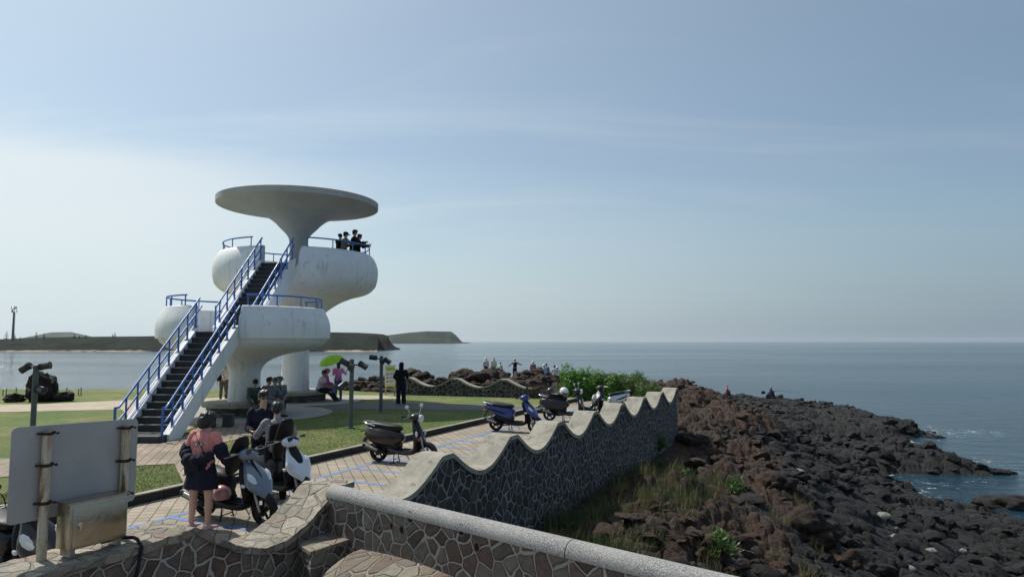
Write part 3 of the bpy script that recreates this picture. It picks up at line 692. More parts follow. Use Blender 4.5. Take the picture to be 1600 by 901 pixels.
# landing under the break between flights, and a bridge into the upper deck
d_, s_ = sideways(SC, SDt); lm = MB(); lm.box(((SB.x+SC.x)/2, (SB.y+SC.y)/2, F1-.05), (1.2, 1.5, .10), rz=math.atan2(d_.y, d_.x)-math.pi/2); tadd(lm, 'landing', STEP, smooth=False)
lm = MB(); e = SDt+d_*.75; lm.box((e.x, e.y, F2-.05), (1.3, 1.5, .12), rz=math.atan2(d_.y, d_.x)-math.pi/2); tadd(lm, 'landing', STEP, smooth=False)
# first dark plinth step at the foot
pb = SA-sideways(SA, SB)[0]*.28; lm = MB().box((pb.x, pb.y, LZ+.08), (1.3, .56, .17), rz=math.atan2(d_.y, d_.x)-math.pi/2, bev=.01); tadd(lm, 'plinth_step', STEP, ang=30)
# curved guard rails on the rims
def arc_rail(c, r, z, a0, a1, h, n, posts):
    rl = thing('deck_railing', None, None); rl.parent = tw; rl.location = (0, 0, 0)
    P = [Vector((c.x+r*math.cos(a), c.y+r*math.sin(a), z+h)) for a in np.linspace(a0, a1, n)]
    tadd(MB().tube(P, .030, 8), 'handrail', BLUE, rl, ang=50)
    for a in np.linspace(a0+.02, a1-.02, posts):
        p = Vector((c.x+r*math.cos(a), c.y+r*math.sin(a), z)); tadd(MB().cyl(p-Vector((0, 0, .02)), p+Vector((0, 0, h)), .022, n=8).box(tuple(p+Vector((0, 0, .008))), (.11, .11, .012)), 'post', BLUE, rl, ang=50)
A = -math.pi/2
arc_rail(T1, 2.55, 3.80, A+.36, A+2.55, .34, 36, 7)
arc_rail(T1, 2.55, 3.80, A-2.4, A-.42, .34, 36, 7)
arc_rail(T2, 3.03, 6.38, A+.40, A+2.8, .36, 40, 8)
arc_rail(T2, 3.03, 6.38, A-3.2, A-.30, .36, 40, 9)

# ---------------------------------------------------------------- stone stools round the tower
STOOL = simple('dark stone stool', (.05, .05, .05), .75, 0, .3, 6, .5, .01)
for i, (px, py, lab) in enumerate(((354.5, 667, 'small dark square stone stool in front of the nearer round seat'), (325, 668, 'small dark stone stool half hidden behind the stair foot'))):
    p = G(px, py, LZ); o = thing('stone_stool', lab, 'stool', p, .1, 'stone stools by the tower')
    MB().box((0, .14, .17), (.29, .28, .33), bev=.015, taper=.94).build('block', STOOL, o); MB().box((0, .14, .352), (.30, .29, .03), bev=.008).build('top_slab', STOOL, o)

# ---------------------------------------------------------------- lamp posts with spot heads
POSTM = simple('grey painted lamp post', (.085, .095, .10), .5, 0, .15, 5, .08, .002); HEADM = simple('dark spot head', (.035, .037, .04), .4, 0, .2, 5, .05, .001)
def lamp(p, rz, heads, lab, h=1.98, dist_w=.065):
    o = thing('spot_lamp_post', lab, 'lamp post', p, rz, 'spot lamp posts on the lawn')
    b = MB().cyl((0, 0, -.03), (0, 0, h), dist_w, dist_w, 16); b.cyl((0, 0, 0), (0, 0, .02), .12, n=16); b.build('post', POSTM, o, ang=40)
    MB().cyl((0, 0, h), (0, 0, h+.02), dist_w*1.02, n=16).build('post_cap', HEADM, o, ang=40)
    for (z, az, tilt, arm) in heads:
        e = Vector((math.cos(az), math.sin(az), 0)); q = Vector((0, 0, z)); tip = q+e*arm
        hb = MB().tube([q+e*.04, tip], .022, 8); hb.cyl(tip-Vector((0, 0, .035)), tip+Vector((0, 0, .045)), .03, n=10)
        dd = (e*math.cos(tilt)+Vector((0, 0, math.sin(tilt)))).normalized(); c0 = tip+Vector((0, 0, .03))
        hd = hb.build('arm', POSTM, o, ang=40)
        sp = MB().tube([c0-dd*.05, c0+dd*.02, c0+dd*.21, c0+dd*.22], [.075, .085, .092, .098], 18)
        for k in range(4): sp.tube([c0+dd*(-.03+k*.02), c0+dd*(-.022+k*.02)], .093, 18)
        s_o = sp.build('spot_head', HEADM, hd, ang=40)
        MB().cyl(c0+dd*.215, c0+dd*.224, .08, n=18).build('lens', simple('dark spot lens', (.03, .03, .035), .2, 0, .1, 4, 0), s_o, ang=40)
lamp(D(56.5, 571, 17.4).xy.to_3d()+Vector((0, 0, LZ)), 0, [(1.88, math.pi, -.55, .18), (1.86, 0.1, .18, .12), (1.30, -.3, -.15, .1)], 'grey lamp post with spot heads in front of the big dark boulder on the left', 1.9)
lamp(G(548, 668, LZ), 0, [(1.84, math.pi-.15, .45, .14), (1.84, -.1, -.5, .26), (1.76, -1.45, -.15, .10), (1.28, 3.3, -.7, .16)], 'nearer grey lamp post with spot heads standing right of the white tower')
lamp(G(595, 642.5, LZ), 0, [(1.90, math.pi-.1, .12, .22), (1.84, -.15, -.6, .14), (1.80, -1.3, -.2, .12), (1.15, math.pi, -.1, .22)], 'farther grey lamp post with spot heads beside the yellow notice board')

# ---------------------------------------------------------------- notice board
nb = G(609.5, 617.5, LZ); o = thing('notice_board', 'upright white and yellow warning notice board on short wooden legs by the rocks', 'notice board', nb, R(-3))
WOODL = simple('pale weathered wood', (.40, .36, .24), .8, 0, .25, 9, .3, .004); WB = simple('board white', (.72, .73, .68), .5, 0, .04, 4, .02); YEL = simple('board yellow green', (.62, .66, .12), .5, 0, .06, 4, .02); INK = simple('board ink', (.12, .12, .10), .6, 0, .1, 4, 0)
GRN = simple('board sign green', (.10, .22, .10), .5, 0, .1, 4, 0)
for x in (-.21, .21): MB().box((x, 0, .62), (.06, .05, 1.24), bev=.006).build('leg', WOODL, o)
MB().box((0, 0, .12), (.36, .04, .05), bev=.005).box((0, 0, .3), (.36, .04, .05), bev=.005).build('crossbar', WOODL, o)
pn = MB().box((0, -.03, .92), (.50, .025, 1.02), bev=.006).build('panel', WB, o)
MB().box((0, -.0445, 1.24), (.47, .004, .20)).box((0, -.0445, .475), (.47, .004, .10)).build('yellow_band', YEL, pn, smooth=False)
b = MB()
for k in range(3): b.box((.0-.05+.03*k, -.0485, 1.255-.035*(k % 2)), (.26, .003, .018))
for k in range(3):
    z = 1.0-.17*k
    b.box((.07, -.0445, z+.03), (.24, .003, .014)).box((.06, -.0445, z), (.22, .003, .010)).box((.07, -.0445, z-.025), (.24, .003, .010))
b.build('text_lines', INK, pn, smooth=False)
for k in range(3):
    z = 1.0-.17*k; MB().prism([(-.19, -.043, z-.05), (-.07, -.043, z-.05), (-.13, -.043, z+.06)], (0, -.005, 0)).build('warning_triangle', GRN, pn, smooth=False)

# ---------------------------------------------------------------- big sign (seen from its back) and steel box on the near wall
sgn = thing('road_sign', 'blank grey back of a large sign board on two rusty posts in the near wall', 'sign', (-4.10, 6.45, WZ))
dS = Vector((.47, .883, 0)).normalized(); nS = Vector((dS.y, -dS.x, 0)); S0 = Vector((-4.325, 5.98, 0)); SL = 1.15
def grey_back():
    t = NT('dull aluminium sign back'); co = t.co('World'); n = t.noise(co, 1.5, 5, .6); f = t.noise(co, 7, 6, .75, 1)
    st = t.noise(t.co('World', (6, 6, .5)), 2, 5, .7)
    c = t.mix(t.rng(n, .3, .7), (.37, .365, .35), (.45, .44, .42)); c = t.mix(t.m('MULTIPLY', t.rng(st, .58, .72), .3), c, (.20, .20, .20))
    c = t.mix(t.m('MULTIPLY', t.rng(f, .63, .70), .5), c, (.55, .55, .54)); return t.done(c, .55, t.bump(f, .15, .004), .15)
def rust_post():
    t = NT('rusty galvanised post'); co = t.co('World'); n = t.noise(t.co('World', (3, 3, .6)), 4, 7, .75, 1.2); f = t.noise(co, 40, 5, .8)
    c = t.ramp(t.m('ADD', t.m('MULTIPLY', n, .85), t.m('MULTIPLY', f, .15)), [(.36, (.045, .022, .012)), (.42, (.22, .10, .035)), (.48, (.46, .37, .24)), (.58, (.55, .52, .43))])
    return t.done(c, .75, t.bump(f, .6, .006))
def sp(t, z, off=0.0): p = S0+dS*t+nS*off; return Vector((p.x, p.y, z))
zb = lambda t: 1.075-.012*t/SL; zt = lambda t: 1.905-.03*t/SL
cr = .045; pts = []
for (t, z, a0) in ((cr, zb(0)+cr, math.pi), (SL-cr, zb(SL)+cr, 1.5*math.pi), (SL-cr, zt(SL)-cr, 0), (cr, zt(0)-cr, .5*math.pi)):
    for k in range(6): a = a0+k*math.pi/10; pts.append(sp(t+cr*math.cos(a), z+cr*math.sin(a)))
def sloc(mb, root): return local(mb, root)
bd = sloc(MB().prism(pts, nS*-.006), sgn).build('board', grey_back(), sgn, smooth=False)
RUST = rust_post(); BOLT = simple('rusted clamp', (.05, .025, .015), .8, .3, .4, 20, .4, .003)
for t in (.27, 1.00):
    p = sp(t, 0, .045); q = MB().tube([(p.x, p.y, .70), (p.x, p.y, zt(t)-.075)], .040, 20)
    po = sloc(q, sgn).build('post', RUST, sgn, ang=40)
    for zz in ((1.22, 1.55, 1.83) if t < .5 else (1.16, 1.48, 1.80)):
        c = sp(t, zz, .045); cl = MB().tube([c-Vector((0, 0, .014)), c+Vector((0, 0, .014))], .046, 16)
        cl.tube([sp(t-.07, zz, .008), sp(t-.04, zz, .03)], .010, 6); cl.tube([sp(t+.02, zz+.002, .08), sp(t+.06, zz+.004, .10)], .006, 6); cl.ell(sp(t+.06, zz, .095), .013); cl.ell(sp(t+.03, zz+.01, .085), .017)
        sloc(cl, sgn).build('clamp', BOLT, po, ang=40).location = (0, 0, 0)
bx = thing('electrical_box', 'stainless steel cabinet mounted between the sign posts on the near wall', 'metal box', (-4.05, 6.44, WZ+.03))
def steelbox():
    t = NT('stained stainless steel'); co = t.co('World'); n = t.noise(co, 3.5, 7, .75, 1.0); f = t.noise(co, 45, 5, .8)
    c = t.mix(t.rng(n, .35, .65), (.38, .34, .25), (.47, .44, .38)); c = t.mix(t.m('MULTIPLY', t.rng(f, .5, .62), .35), c, (.36, .28, .18))
    return t.done(c, t.rng(n, .3, .7, .16, .30), t.bump(n, .12, .01), .92)
SB_ = steelbox(); rzb = math.atan2(dS.y, dS.x)
cB = sp(.62, 0, .19); cB.z = WZ+.06+.20
bb = MB().box((0, 0, 0), (.52, .20, .40), bev=.004); bb.box((0, -.005, .205), (.55, .23, .016), bev=.004)
M = Matrix.Translation(cB-bx.location) @ Matrix.Rotation(rzb, 4, 'Z')
def xf(mb, M): mb.v = [tuple(M @ Vector(v)) for v in mb.v]; return mb
xf(bb, M).build('cabinet', SB_, bx, ang=30)
dr = xf(MB().box((.0, -.103, -.01), (.47, .010, .35), bev=.003), M).build('door', SB_, bx, ang=30)
xf(MB().cyl((-.18, -.11, .02), (-.18, -.125, .02), .018, n=12).box((-.18, -.13, .0), (.012, .01, .06)), M).build('latch', CHROME, dr, ang=40)
for x in (-.21, .21): xf(MB().box((x, 0, -.225), (.04, .16, .08)), M).build('bracket', STEELM, bx, ang=30)
# black conduit from the box over the wall edge
k0 = sp(.95, WZ+.05, .20)
wfo = lambda s, off, z: Vector((W0.x, W0.y, 0))+WD*s+WN*off+Vector((0, 0, z))
sC = (G(205, 845, .75)-W0).dot(WD)
pts = [sp(.72, WZ+.03, .17), sp(.86, WZ+.045, .20), wfo(sC+.05, .16, WZ+.02), wfo(sC+.01, .05, WZ+.025), wfo(sC-.01, -.045, WZ-.03), wfo(sC-.05, -.045, .5), wfo(sC-.12, -.04, .2), wfo(sC-.12, -.04, -.6)]
o = MB().tube([Vector(p) for p in smoothprof([tuple(p) for p in pts][:], 4)] if False else pts, .017, 10).build('conduit', BLACKP, ang=50)
tag(o, 'black cable conduit running from the steel cabinet over the wall edge', 'conduit')

# ---------------------------------------------------------------- far land
def land(name, label, outline, Y, depth, m, seed=0, z0=SEA-1, kind='structure', tex=1.0):
    """outline: (px, py_top) silhouette at distance Y; a rounded ridge of the given depth"""
    xs = np.array([p[0] for p in outline]); ys = np.array([p[1] for p in outline])
    n = 260; px = np.linspace(xs[0], xs[-1], n); top = np.interp(px, xs, ys); X = np.array([D(a, b_, Y).x for a, b_ in zip(px, top)]); Z = np.array([D(a, b_, Y).z for a, b_ in zip(px, top)])
    K = 26; vs = []; sc = Y/600
    for j in range(K):
        t = j/(K-1); yy = Y-depth*.5+depth*1.6*t
        prof = ss(t/.34)**.8 if t < .55 else 1-.25*ss((t-.55)/.45)
        nz_ = (fbmn(X/sc+seed, np.full(n, yy/sc), 22, seed, 5)-.5)
        h = (Z-z0)*prof; zz = z0+h+nz_*(Z-z0)*.22*math.sin(math.pi*min(1, t/.34))*tex*(1 if t < .30 else .02)
        yo = yy+(fbmn(X/sc, np.full(n, j*3.), 30, seed+5, 4)-.5)*depth*.16
        vs.append(np.stack([X*(yy/Y), yo, zz], 1))
    V = np.concatenate(vs); i = (np.arange(n-1)[None, :]+np.arange(K-1)[:, None]*n).ravel(); F = np.stack([i, i+1, i+1+n, i+n], 1)
    me = bpy.data.meshes.new(name); me.from_pydata(V.tolist(), [], F.tolist()); me.materials.append(m); me.shade_smooth()
    return tag(link_mesh(name, me), kind=kind)
def land_mat(name, sc, veg, veg2, cliff, zc, zs, beach=None):
    t = NT(name); co = t.co('World', (1/sc, 1/sc, 2/sc)); g = t.N.new('ShaderNodeNewGeometry'); sz = t.N.new('ShaderNodeSeparateXYZ'); t.L.new(g.outputs['Position'], sz.inputs[0])
    n = t.noise(co, 1, 7, .75, .4); n2 = t.noise(co, .28, 5, .65)
    c = t.mix(t.rng(n, .35, .65), veg, veg2); c = t.mix(t.rng(n2, .45, .62), c, tuple(x*.5 for x in veg))
    k = t.m('ADD', sz.outputs[2], t.m('MULTIPLY', t.m('SUBTRACT', n, .5), zs*1.5)); c = t.mix(t.rng(k, zc-zs*.3, zc+zs*.3), cliff, c)
    if beach: c = t.mix(t.m('MULTIPLY', t.rng(k, SEA+.3, SEA+1.6, 1, 0), t.rng(n2, .40, .55)), c, beach)
    return t.done(c, .95, t.bump(n, 1, sc*.3), Specular_IOR_Level=.1)
land('far_shore', '', [(-420, 532), (-200, 528), (0, 530), (60, 526.5), (160, 525.5), (250, 524.5), (330, 524), (420, 522), (500, 521.5), (519, 520), (590, 523)], 640, 150, land_mat('far shore scrub', 9, (.009, .016, .010), (.022, .030, .017), (.010, .011, .012), SEA+3.2, 3.0, (.42, .36, .27)), 3)
land('cliff_headland', '', [(440, 523), (480, 520), (520, 518.6), (560, 519.3), (590, 521), (600, 522), (606, 524.5), (610, 533), (617, 541), (626, 545.5)], 720, 110, land_mat('cliff top scrub', 8, (.010, .018, .009), (.022, .030, .015), (.010, .010, .010), SEA+11, 5), 8, tex=.7)
land('far_headland', '', [(590, 525), (612, 522.5), (640, 519), (668, 517), (705, 517.5), (712, 523), (722, 534.3), (735, 535.6)], 3000, 500, land_mat('far headland grass', 30, (.03, .042, .027), (.045, .055, .035), (.026, .03, .028), SEA+12, 12), 14, tex=.5)
land('distant_hill', '', [(0, 536), (36, 527), (60, 522), (78, 518.6), (110, 518.2), (126, 522), (150, 528), (190, 536)], 3600, 600, land_mat('distant hill', 30, (.07, .09, .07), (.09, .11, .08), (.07, .08, .07), SEA+5, 10), 20, tex=.2)
# cell tower
ct = D(19.5, 530, 560); o = thing('radio_mast', 'tall thin radio mast with antennas on the far shore', 'mast', (ct.x, ct.y, ct.z-1.5)); H_ = 28
MASTM = simple('grey mast steel', (.16, .16, .16), .6, .3, .2, 2, 0)
b = MB().tube([(0, 0, 0), (0, 0, H_-4)], [.9, .65], 10); b.tube([(0, 0, H_-4), (0, 0, H_)], .25, 8); b.build('pole', MASTM, o)
b = MB()
for k in range(20): b.box((.95, 0, 1.5+k*1.1), (.5, .4, .12))
b.tube([(1.2, 0, 1), (1.1, 0, H_-5)], .12, 6); b.build('ladder', MASTM, o)
for z in (H_-4.5, H_-1.6):
    MB().lathe([(1.1, z), (1.9, z), (1.9, z+.25), (1.1, z+.25)], 14).build('platform', MASTM, o)
for k in range(7):
    a = k*2*math.pi/7; z = H_-3.2 if k % 2 else H_-.6
    MB().box((1.9*math.cos(a), 1.9*math.sin(a), z), (.35, .45, 2.1), rz=a).build('antenna', MASTM, o)
# conifers on the far ridge
CON = simple('far conifer', (.035, .05, .03), .9, 0, .3, 3, 0)
labs = ['dark spindly conifer left of the radio mast on the far ridge', 'small conifer just right of the radio mast', 'low conifer between the mast and the distant hill', 'taller conifer in front of the distant hill', 'thin conifer on the left shoulder of the distant hill', 'small conifer in front of the right part of the distant hill', 'small conifer alone right of the distant hill', 'slim conifer in the pair on the far ridge near the tower', 'shorter conifer in the pair on the far ridge near the tower', 'small conifer on the ridge end right of the distant hill']
for k, (px, py, h) in enumerate(((10, 530, 9), (22.8, 529, 6), (31.5, 529, 3.4), (56.5, 527, 6.5), (68.5, 527, 5.5), (116, 526, 4), (134, 526, 3.5), (179.5, 525, 5), (176, 525, 3.5), (124, 526, 2.5))):
    p = D(px, py+1.5, 575); o = thing('conifer', labs[k], 'tree', (p.x, p.y, p.z-.8), 0, 'conifers on the far ridge')
    MB().tube([(0, 0, 0), (0, 0, h*.95)], [.22, .05], 6).build('trunk', CON, o)
    b = MB(); rr_ = random.Random(k)
    for j in range(9):
        z = h*(.22+.085*j); r = h*.23*(1-j/10)*rr_.uniform(.7, 1.15)
        for q in range(6):
            a = rr_.uniform(0, 6.28); b.add([(0, 0, z+.4), (r*math.cos(a-.25), r*math.sin(a-.25), z-.1), (r*1.2*math.cos(a), r*1.2*math.sin(a), z+.15), (r*math.cos(a+.25), r*math.sin(a+.25), z-.1)], [(0, 1, 2), (0, 2, 3)])
    b.build('crown', CON, o, smooth=False)
# little posts along the left lawn edge
PW = simple('grey edge post', (.28, .27, .25), .7, 0, .2, 5, .1)
for k, px in enumerate((4.5, 9.5, 25, 86.5, 90.5, 104, 108, 122.5, 126.5)):
    p = G(px, 617.5, LZ); o = thing('edge_post', ('leftmost', 'second from left', 'third from left', 'fourth from left', 'fifth from left', 'sixth from left', 'seventh from left', 'eighth from left', 'last, nearest the stair')[k]+' of the thin grey posts along the shore edge', 'post', p, 0, 'thin posts along the lawn edge')
    h = .26+.05*((k*7) % 3); MB().cyl((0, 0, -.1), (0, 0, h), .028, .026, 10).build('shaft', PW, o); MB().ell((0, 0, h), (.034, .034, .02)).build('cap', PW, o)
# ---------------------------------------------------------------- people
SKIN = simple('skin', (.54, .34, .25), .55, 0, .08, 12, .05, .001); SKIN2 = simple('tanned skin', (.36, .20, .13), .55, 0, .08, 12, .05, .001)
EYE = simple('eye dark', (.02, .015, .012), .3, 0, .1, 5, 0); LIP = simple('lip', (.38, .14, .12), .5, 0, .1, 5, 0)
HAIR = simple('black hair', (.010, .009, .009), .45, 0, .3, 40, .4, .004); SOLE = simple('shoe sole', (.5, .48, .45), .7, 0, .1, 8, 0)
def V3(*a): return Vector(a)
def limb(mb, a, b, ra, rb, n=12):
    a, b = Vector(a), Vector(b); mid = a.lerp(b, .35)
    mb.tube([a, mid, b], [ra, ra*.45+rb*.55+abs(ra-rb)*.25, rb], n); mb.ell(a, ra, nu=12, nv=8); mb.ell(b, rb, nu=12, nv=8)
def remesh(mb, name, mats, vox, parent, smooth=4, extra=None):
    o = mb.build(name, mats, parent, smooth=True)
    m = o.modifiers.new('r', 'REMESH'); m.mode = 'VOXEL'; m.voxel_size = vox; m.use_smooth_shade = True
    s = o.modifiers.new('s', 'SMOOTH'); s.factor = .5; s.iterations = smooth
    evaluated(o, name)
    if name in ('jacket', 'shirt', 'trousers', 'skirt', 'shorts', 'cloth', 'hair'):
        me = o.data; k_, a_, st_ = (30, .015, .22) if name == 'hair' else (11, .016, .45)
        cs = [(v.co.copy(), v.normal.copy()) for v in me.vertices]; ph_ = len(me.vertices) % 97
        for v, (c_, n_) in zip(me.vertices, cs): v.co = c_+n_*(a_*noise.fractal(V3(c_.x*k_+ph_, c_.y*k_, c_.z*k_*st_), .8, 2.0, 3)+(.006 if name != 'hair' else .004))
    o.data.materials.clear()
    for q in (mats if isinstance(mats, (list, tuple)) else [mats]): o.data.materials.append(q)
    if extra and extra.v:
        me2 = extra.mesh('t', mats, True, 60); bm = bmesh.new(); bm.from_mesh(o.data); bm.from_mesh(me2); bm.to_mesh(o.data); bm.free(); bpy.data.meshes.remove(me2)
    return o
STAND = dict(lean=0, hip=.92, legs=[((-.06, .02, -1), (-.02, -.03, -1)), ((.06, .03, -1), (.02, -.03, -1))], arms=[((-.22, .03, -1), (-.05, .25, -1)), ((.22, .03, -1), (.05, .25, -1))], head=(0, 1, 0))
def person(label, loc, yaw, h=1.65, pose=None, skin=SKIN, top=None, bottom=None, sleeve='long', legs='long', shoe=None, hair='short', hat=None, vox=.02, group=None, grip=False, hood=False, shirt2=None, name='person'):
    P = dict(STAND); P.update(pose or {}); s = h/1.70
    root = thing(name, label, 'person', loc, yaw, group)
    pel = V3(0, P.get('back', 0), P['hip']*s); ln = P['lean']; sl = P.get('side', 0)
    T = V3(sl, math.sin(ln), math.cos(ln)).normalized(); F = V3(0, math.cos(ln), -math.sin(ln)); X = V3(1, 0, 0)
    tw_ = P.get('twist', 0); Xs = V3(math.cos(tw_), math.sin(tw_), 0)
    nb = pel+T*.50*s; nk = nb+T*.07*s+F*.01*s; hd = V3(*P['head']).normalized()
    tiltF = P.get('nod', 0); up = (T*.5+V3(0, 0, .5)).normalized(); hc = nk+up*.120*s+hd*.015*s
    sh = [nb-T*.045*s+Xs*k*.175*s for k in (-1, 1)]
    arms = []
    for k in (0, 1):
        u, f = V3(*P['arms'][k][0]).normalized(), V3(*P['arms'][k][1]).normalized(); el = sh[k]+u*.285*s; wr = el+f*.245*s; arms.append((sh[k], el, wr, f))
    lg = []
    for k in (0, 1):
        u, f = V3(*P['legs'][k][0]).normalized(), V3(*P['legs'][k][1]).normalized(); hp = pel+X*(-.085 if k == 0 else .085)*s-V3(0, 0, .02*s); kn = hp+u*.43*s; an_ = kn+f*.41*s; lg.append((hp, kn, an_))
    # ---- body, one continuous figure
    b = MB(); e = MB()
    def torso(mb, g=0., z0=0., z1=.5):
        R_ = [(-.08, .10, .085), (-.03, .155, .11), (.05, .158, .108), (.16, .135, .098), (.28, .150, .108), (.38, .165, .108), (.45, .150, .088), (.495, .085, .062), (.52, .055, .05)]
        rs = []
        for (t, hx, hy) in R_:
            if t < z0-.001 or t > z1+.001: continue
            tx = X.lerp(Xs, max(0, min(1, t/.4))); rs.append(sec(pel+T*t*s, tx, tx.cross(T).normalized(), (hx+g)*s, (hy+g)*s, 20, 2.2))
        mb.rings(rs)
    torso(b, 0, -.1, .53); limb(b, nb-T*.02*s, hc-up*.06*s, .058*s, .052*s)
    for a, e_, w_, f in arms: limb(b, a, e_, .052*s, .040*s); limb(b, e_, w_, .040*s, .027*s)
    for k, (hp, kn, an_) in enumerate(lg): limb(b, hp, kn, .088*s, .056*s); limb(b, kn, an_, .056*s, .036*s); c = kn.lerp(an_, .3)-(kn-an_).cross(X).normalized()*-.012*s; b.ell(c, (.054*s, .056*s, .11*s))
    # head
    hx = V3(-hd.y, hd.x, 0)
    if hx.length < .1: hx = X
    hx = -hx.normalized(); hu = hx.cross(hd).normalized()
    if hu.z < 0: hu = -hu
    HM = Matrix((hx, hd, hu)).transposed()
    def hp_(x, y, z): return hc+(hx*x+hd*y+hu*z)*s*1.07
    b.ell(hp_(0, -.008, .025), (.076*s, .094*s, .092*s), M=HM); b.ell(hp_(0, .022, -.045), (.056*s, .062*s, .068*s), M=HM); b.ell(hp_(0, .045, -.085), (.028*s, .028*s, .022*s), M=HM)
    b.tube([hp_(0, .082, .012), hp_(0, .105, -.022), hp_(0, .086, -.030)], [.008*s, .013*s, .010*s], 8)
    for k in (-1, 1):
        b.ell(hp_(k*.077, -.008, -.005), (.010*s, .020*s, .030*s), M=HM)
        e.ell(hp_(k*.030, .079, .008), (.014*s, .008*s, .008*s), 1, HM, 8, 6); e.box(tuple(hp_(k*.032, .084, .030)), (.036*s, .008*s, .006*s), mi=1, rz=math.atan2(-hd.x, hd.y))
    e.ell(hp_(0, .082, -.052), (.022*s, .008*s, .006*s), 2, HM, 8, 6)
    # hands: palm in the body, five fingers
    for k, (a, e_, w_, f) in enumerate(arms):
        side = V3(0, 1, 0)-f*f.y
        if side.length < .2: side = V3(0, 0, 1)-f*f.z
        side.normalize(); nrm = f.cross(side).normalized()*(1 if k else -1)
        pm = w_+f*.05*s; pr = [sec(w_-f*.005*s, side, nrm, .024*s, .017*s, 12), sec(pm, side, nrm, .040*s, .014*s, 12), sec(w_+f*.092*s, side, nrm, .038*s, .011*s, 12)]
        b.rings(pr); cur = 1.1 if grip else .45
        for q, fl in zip((-1.5, -.5, .5, 1.5), (.062, .075, .080, .070)):
            p0 = w_+f*.082*s+side*(q*.0185*s); d1 = (f*math.cos(cur*.5)-nrm*math.sin(cur*.5)); d2 = (f*math.cos(cur*1.4)-nrm*math.sin(cur*1.4)); p1 = p0+d1*fl*.55*s; e.tube([p0, p1, p1+d2*fl*.45*s], [.0092*s, .0085*s, .006*s], 7)
        p0 = w_+f*.03*s+side*.03*s; p1 = p0+(f*.6+side*.6-nrm*.3).normalized()*.04*s; e.tube([p0, p1, p1+(f*.9+side*.1-nrm*.3).normalized()*.032*s], [.012*s, .0105*s, .007*s], 7)
    body = remesh(b, 'body', [skin, EYE, LIP], min(vox, .022), root, 3, e)
    # ---- clothes
    if top:
        c = MB(); torso(c, .018, -.09 if legs != 'tucked' else 0, .50)
        for a, e_, w_, f in arms:
            if sleeve == 'long': limb(c, a, e_, .072*s, .056*s); limb(c, e_, w_.lerp(e_, .04), .056*s, .042*s)
            elif sleeve == 'short': limb(c, a, a.lerp(e_, .62), .070*s, .060*s)
        c.tube([nb-T*.03*s, nb+T*.02*s], [.085*s, .066*s], 14)
        if hood == 'up':
            c.ell(hp_(0, -.022, .02), (.102*s, .108*s, .125*s), M=HM); limb(c, nb, hc-up*.02*s, .10*s, .09*s)
        elif hood == 'down': c.ell(nb+T*.03*s-F*.07*s, (.10*s, .07*s, .07*s))
        co_ = remesh(c, 'jacket' if sleeve == 'long' else 'shirt', top, vox, root)
        if hood == 'up':
            fm = MB().ell(hp_(0, .055, 0), (.060*s, .045*s, .082*s), M=HM); fm.build('face_shade', simple('hood shadow', (.01, .01, .01), .9), co_)  # shade inside the hood, painted as a dark ellipsoid over the face
    if shirt2: MB().rings([sec(pel+T*t*s+F*(hy+.022)*s, X, F, .045*s, .012*s, 12) for t, hy in ((.30, .095), (.38, .10), (.46, .075))]).build('inner_shirt', shirt2, root)
    if bottom:
        c = MB(); torso(c, .012, -.09, .10)
        if legs == 'skirt':
            c = MB(); torso(c, .014, -.03, .10); k_ = lg[0][0].lerp(lg[0][1], .85); rs = []
            for t, g in ((.06, .0), (-.03, .015), (-.12, .035), (-.22, .05), (-.30, .058), (-.33, .058)): rs.append(sec(pel+V3(0, 0, t*s), X, F, (.172+g)*s, (.13+g*.8)*s, 28, 2.1))
            c.rings(rs)
        else:
            for hp, kn, an_ in lg:
                if legs == 'shorts': limb(c, hp, hp.lerp(kn, .72), .108*s, .098*s)
                elif legs == 'wide': limb(c, hp, kn, .108*s, .088*s); limb(c, kn, an_, .088*s, .085*s)
                else: limb(c, hp, kn, .102*s, .072*s); limb(c, kn, an_, .072*s, .052*s)
        remesh(c, {'skirt': 'skirt', 'shorts': 'shorts'}.get(legs, 'trousers'), bottom, vox, root)
    for k, (hp, kn, an_) in enumerate(lg):
        ft = V3(*P.get('feet', ((-.12, 1, 0), (.12, 1, 0)))[k]).normalized(); sd = V3(ft.y, -ft.x, 0).normalized(); fu = sd.cross(ft).normalized(); q = an_-fu*.055*s
        rs = [sec(q+ft*x*s+fu*zc*s, sd, fu, w_*s, hh*s, 14, 2.6) for x, zc, w_, hh in ((-.065, .01, .020, .02), (-.055, .012, .034, .038), (.0, .022, .040, .050), (.07, .0, .044, .032), (.14, -.008, .047, .024), (.19, -.012, .038, .018), (.21, -.015, .015, .008))]
        so = MB().rings(rs).build('shoe', shoe or BLACKP, root, ang=60)
        rs = [sec(q+ft*x*s-fu*.030*s, sd, ft, 1, 1, 4) for x in (0,)]
        MB().rings([sec(q+ft*.075*s-fu*z*s, sd, ft, .050*s, .145*s, 20, 2.6) for z in (.022, .036)]).build('sole', SOLE if shoe else BLACKP, so, ang=40)
    # ---- hair and hats
    if hair and hood != 'up':
        c = MB(); c.ell(hp_(0, -.020, .040), (.092*s, .102*s, .094*s), M=HM)
        if hair == 'bob': c.ell(hp_(0, -.035, -.02), (.112*s, .098*s, .122*s), M=HM); c.ell(hp_(0, -.01, .04), (.10*s, .11*s, .10*s), M=HM)
        if hair == 'long': c.ell(hp_(0, -.06, -.08), (.085*s, .05*s, .16*s), M=HM)
        if hair == 'short': c.ell(hp_(0, -.055, -.01), (.074*s, .05*s, .075*s), M=HM); c.ell(hp_(.02, .05, .088), (.065*s, .05*s, .034*s), M=HM); c.ell(hp_(-.03, .0, .10), (.06*s, .07*s, .04*s), M=HM)
        if hair == 'bun': c.ell(hp_(0, -.12, .05), .04*s)
        remesh(c, 'hair', HAIR, min(vox, .015), root, 2)
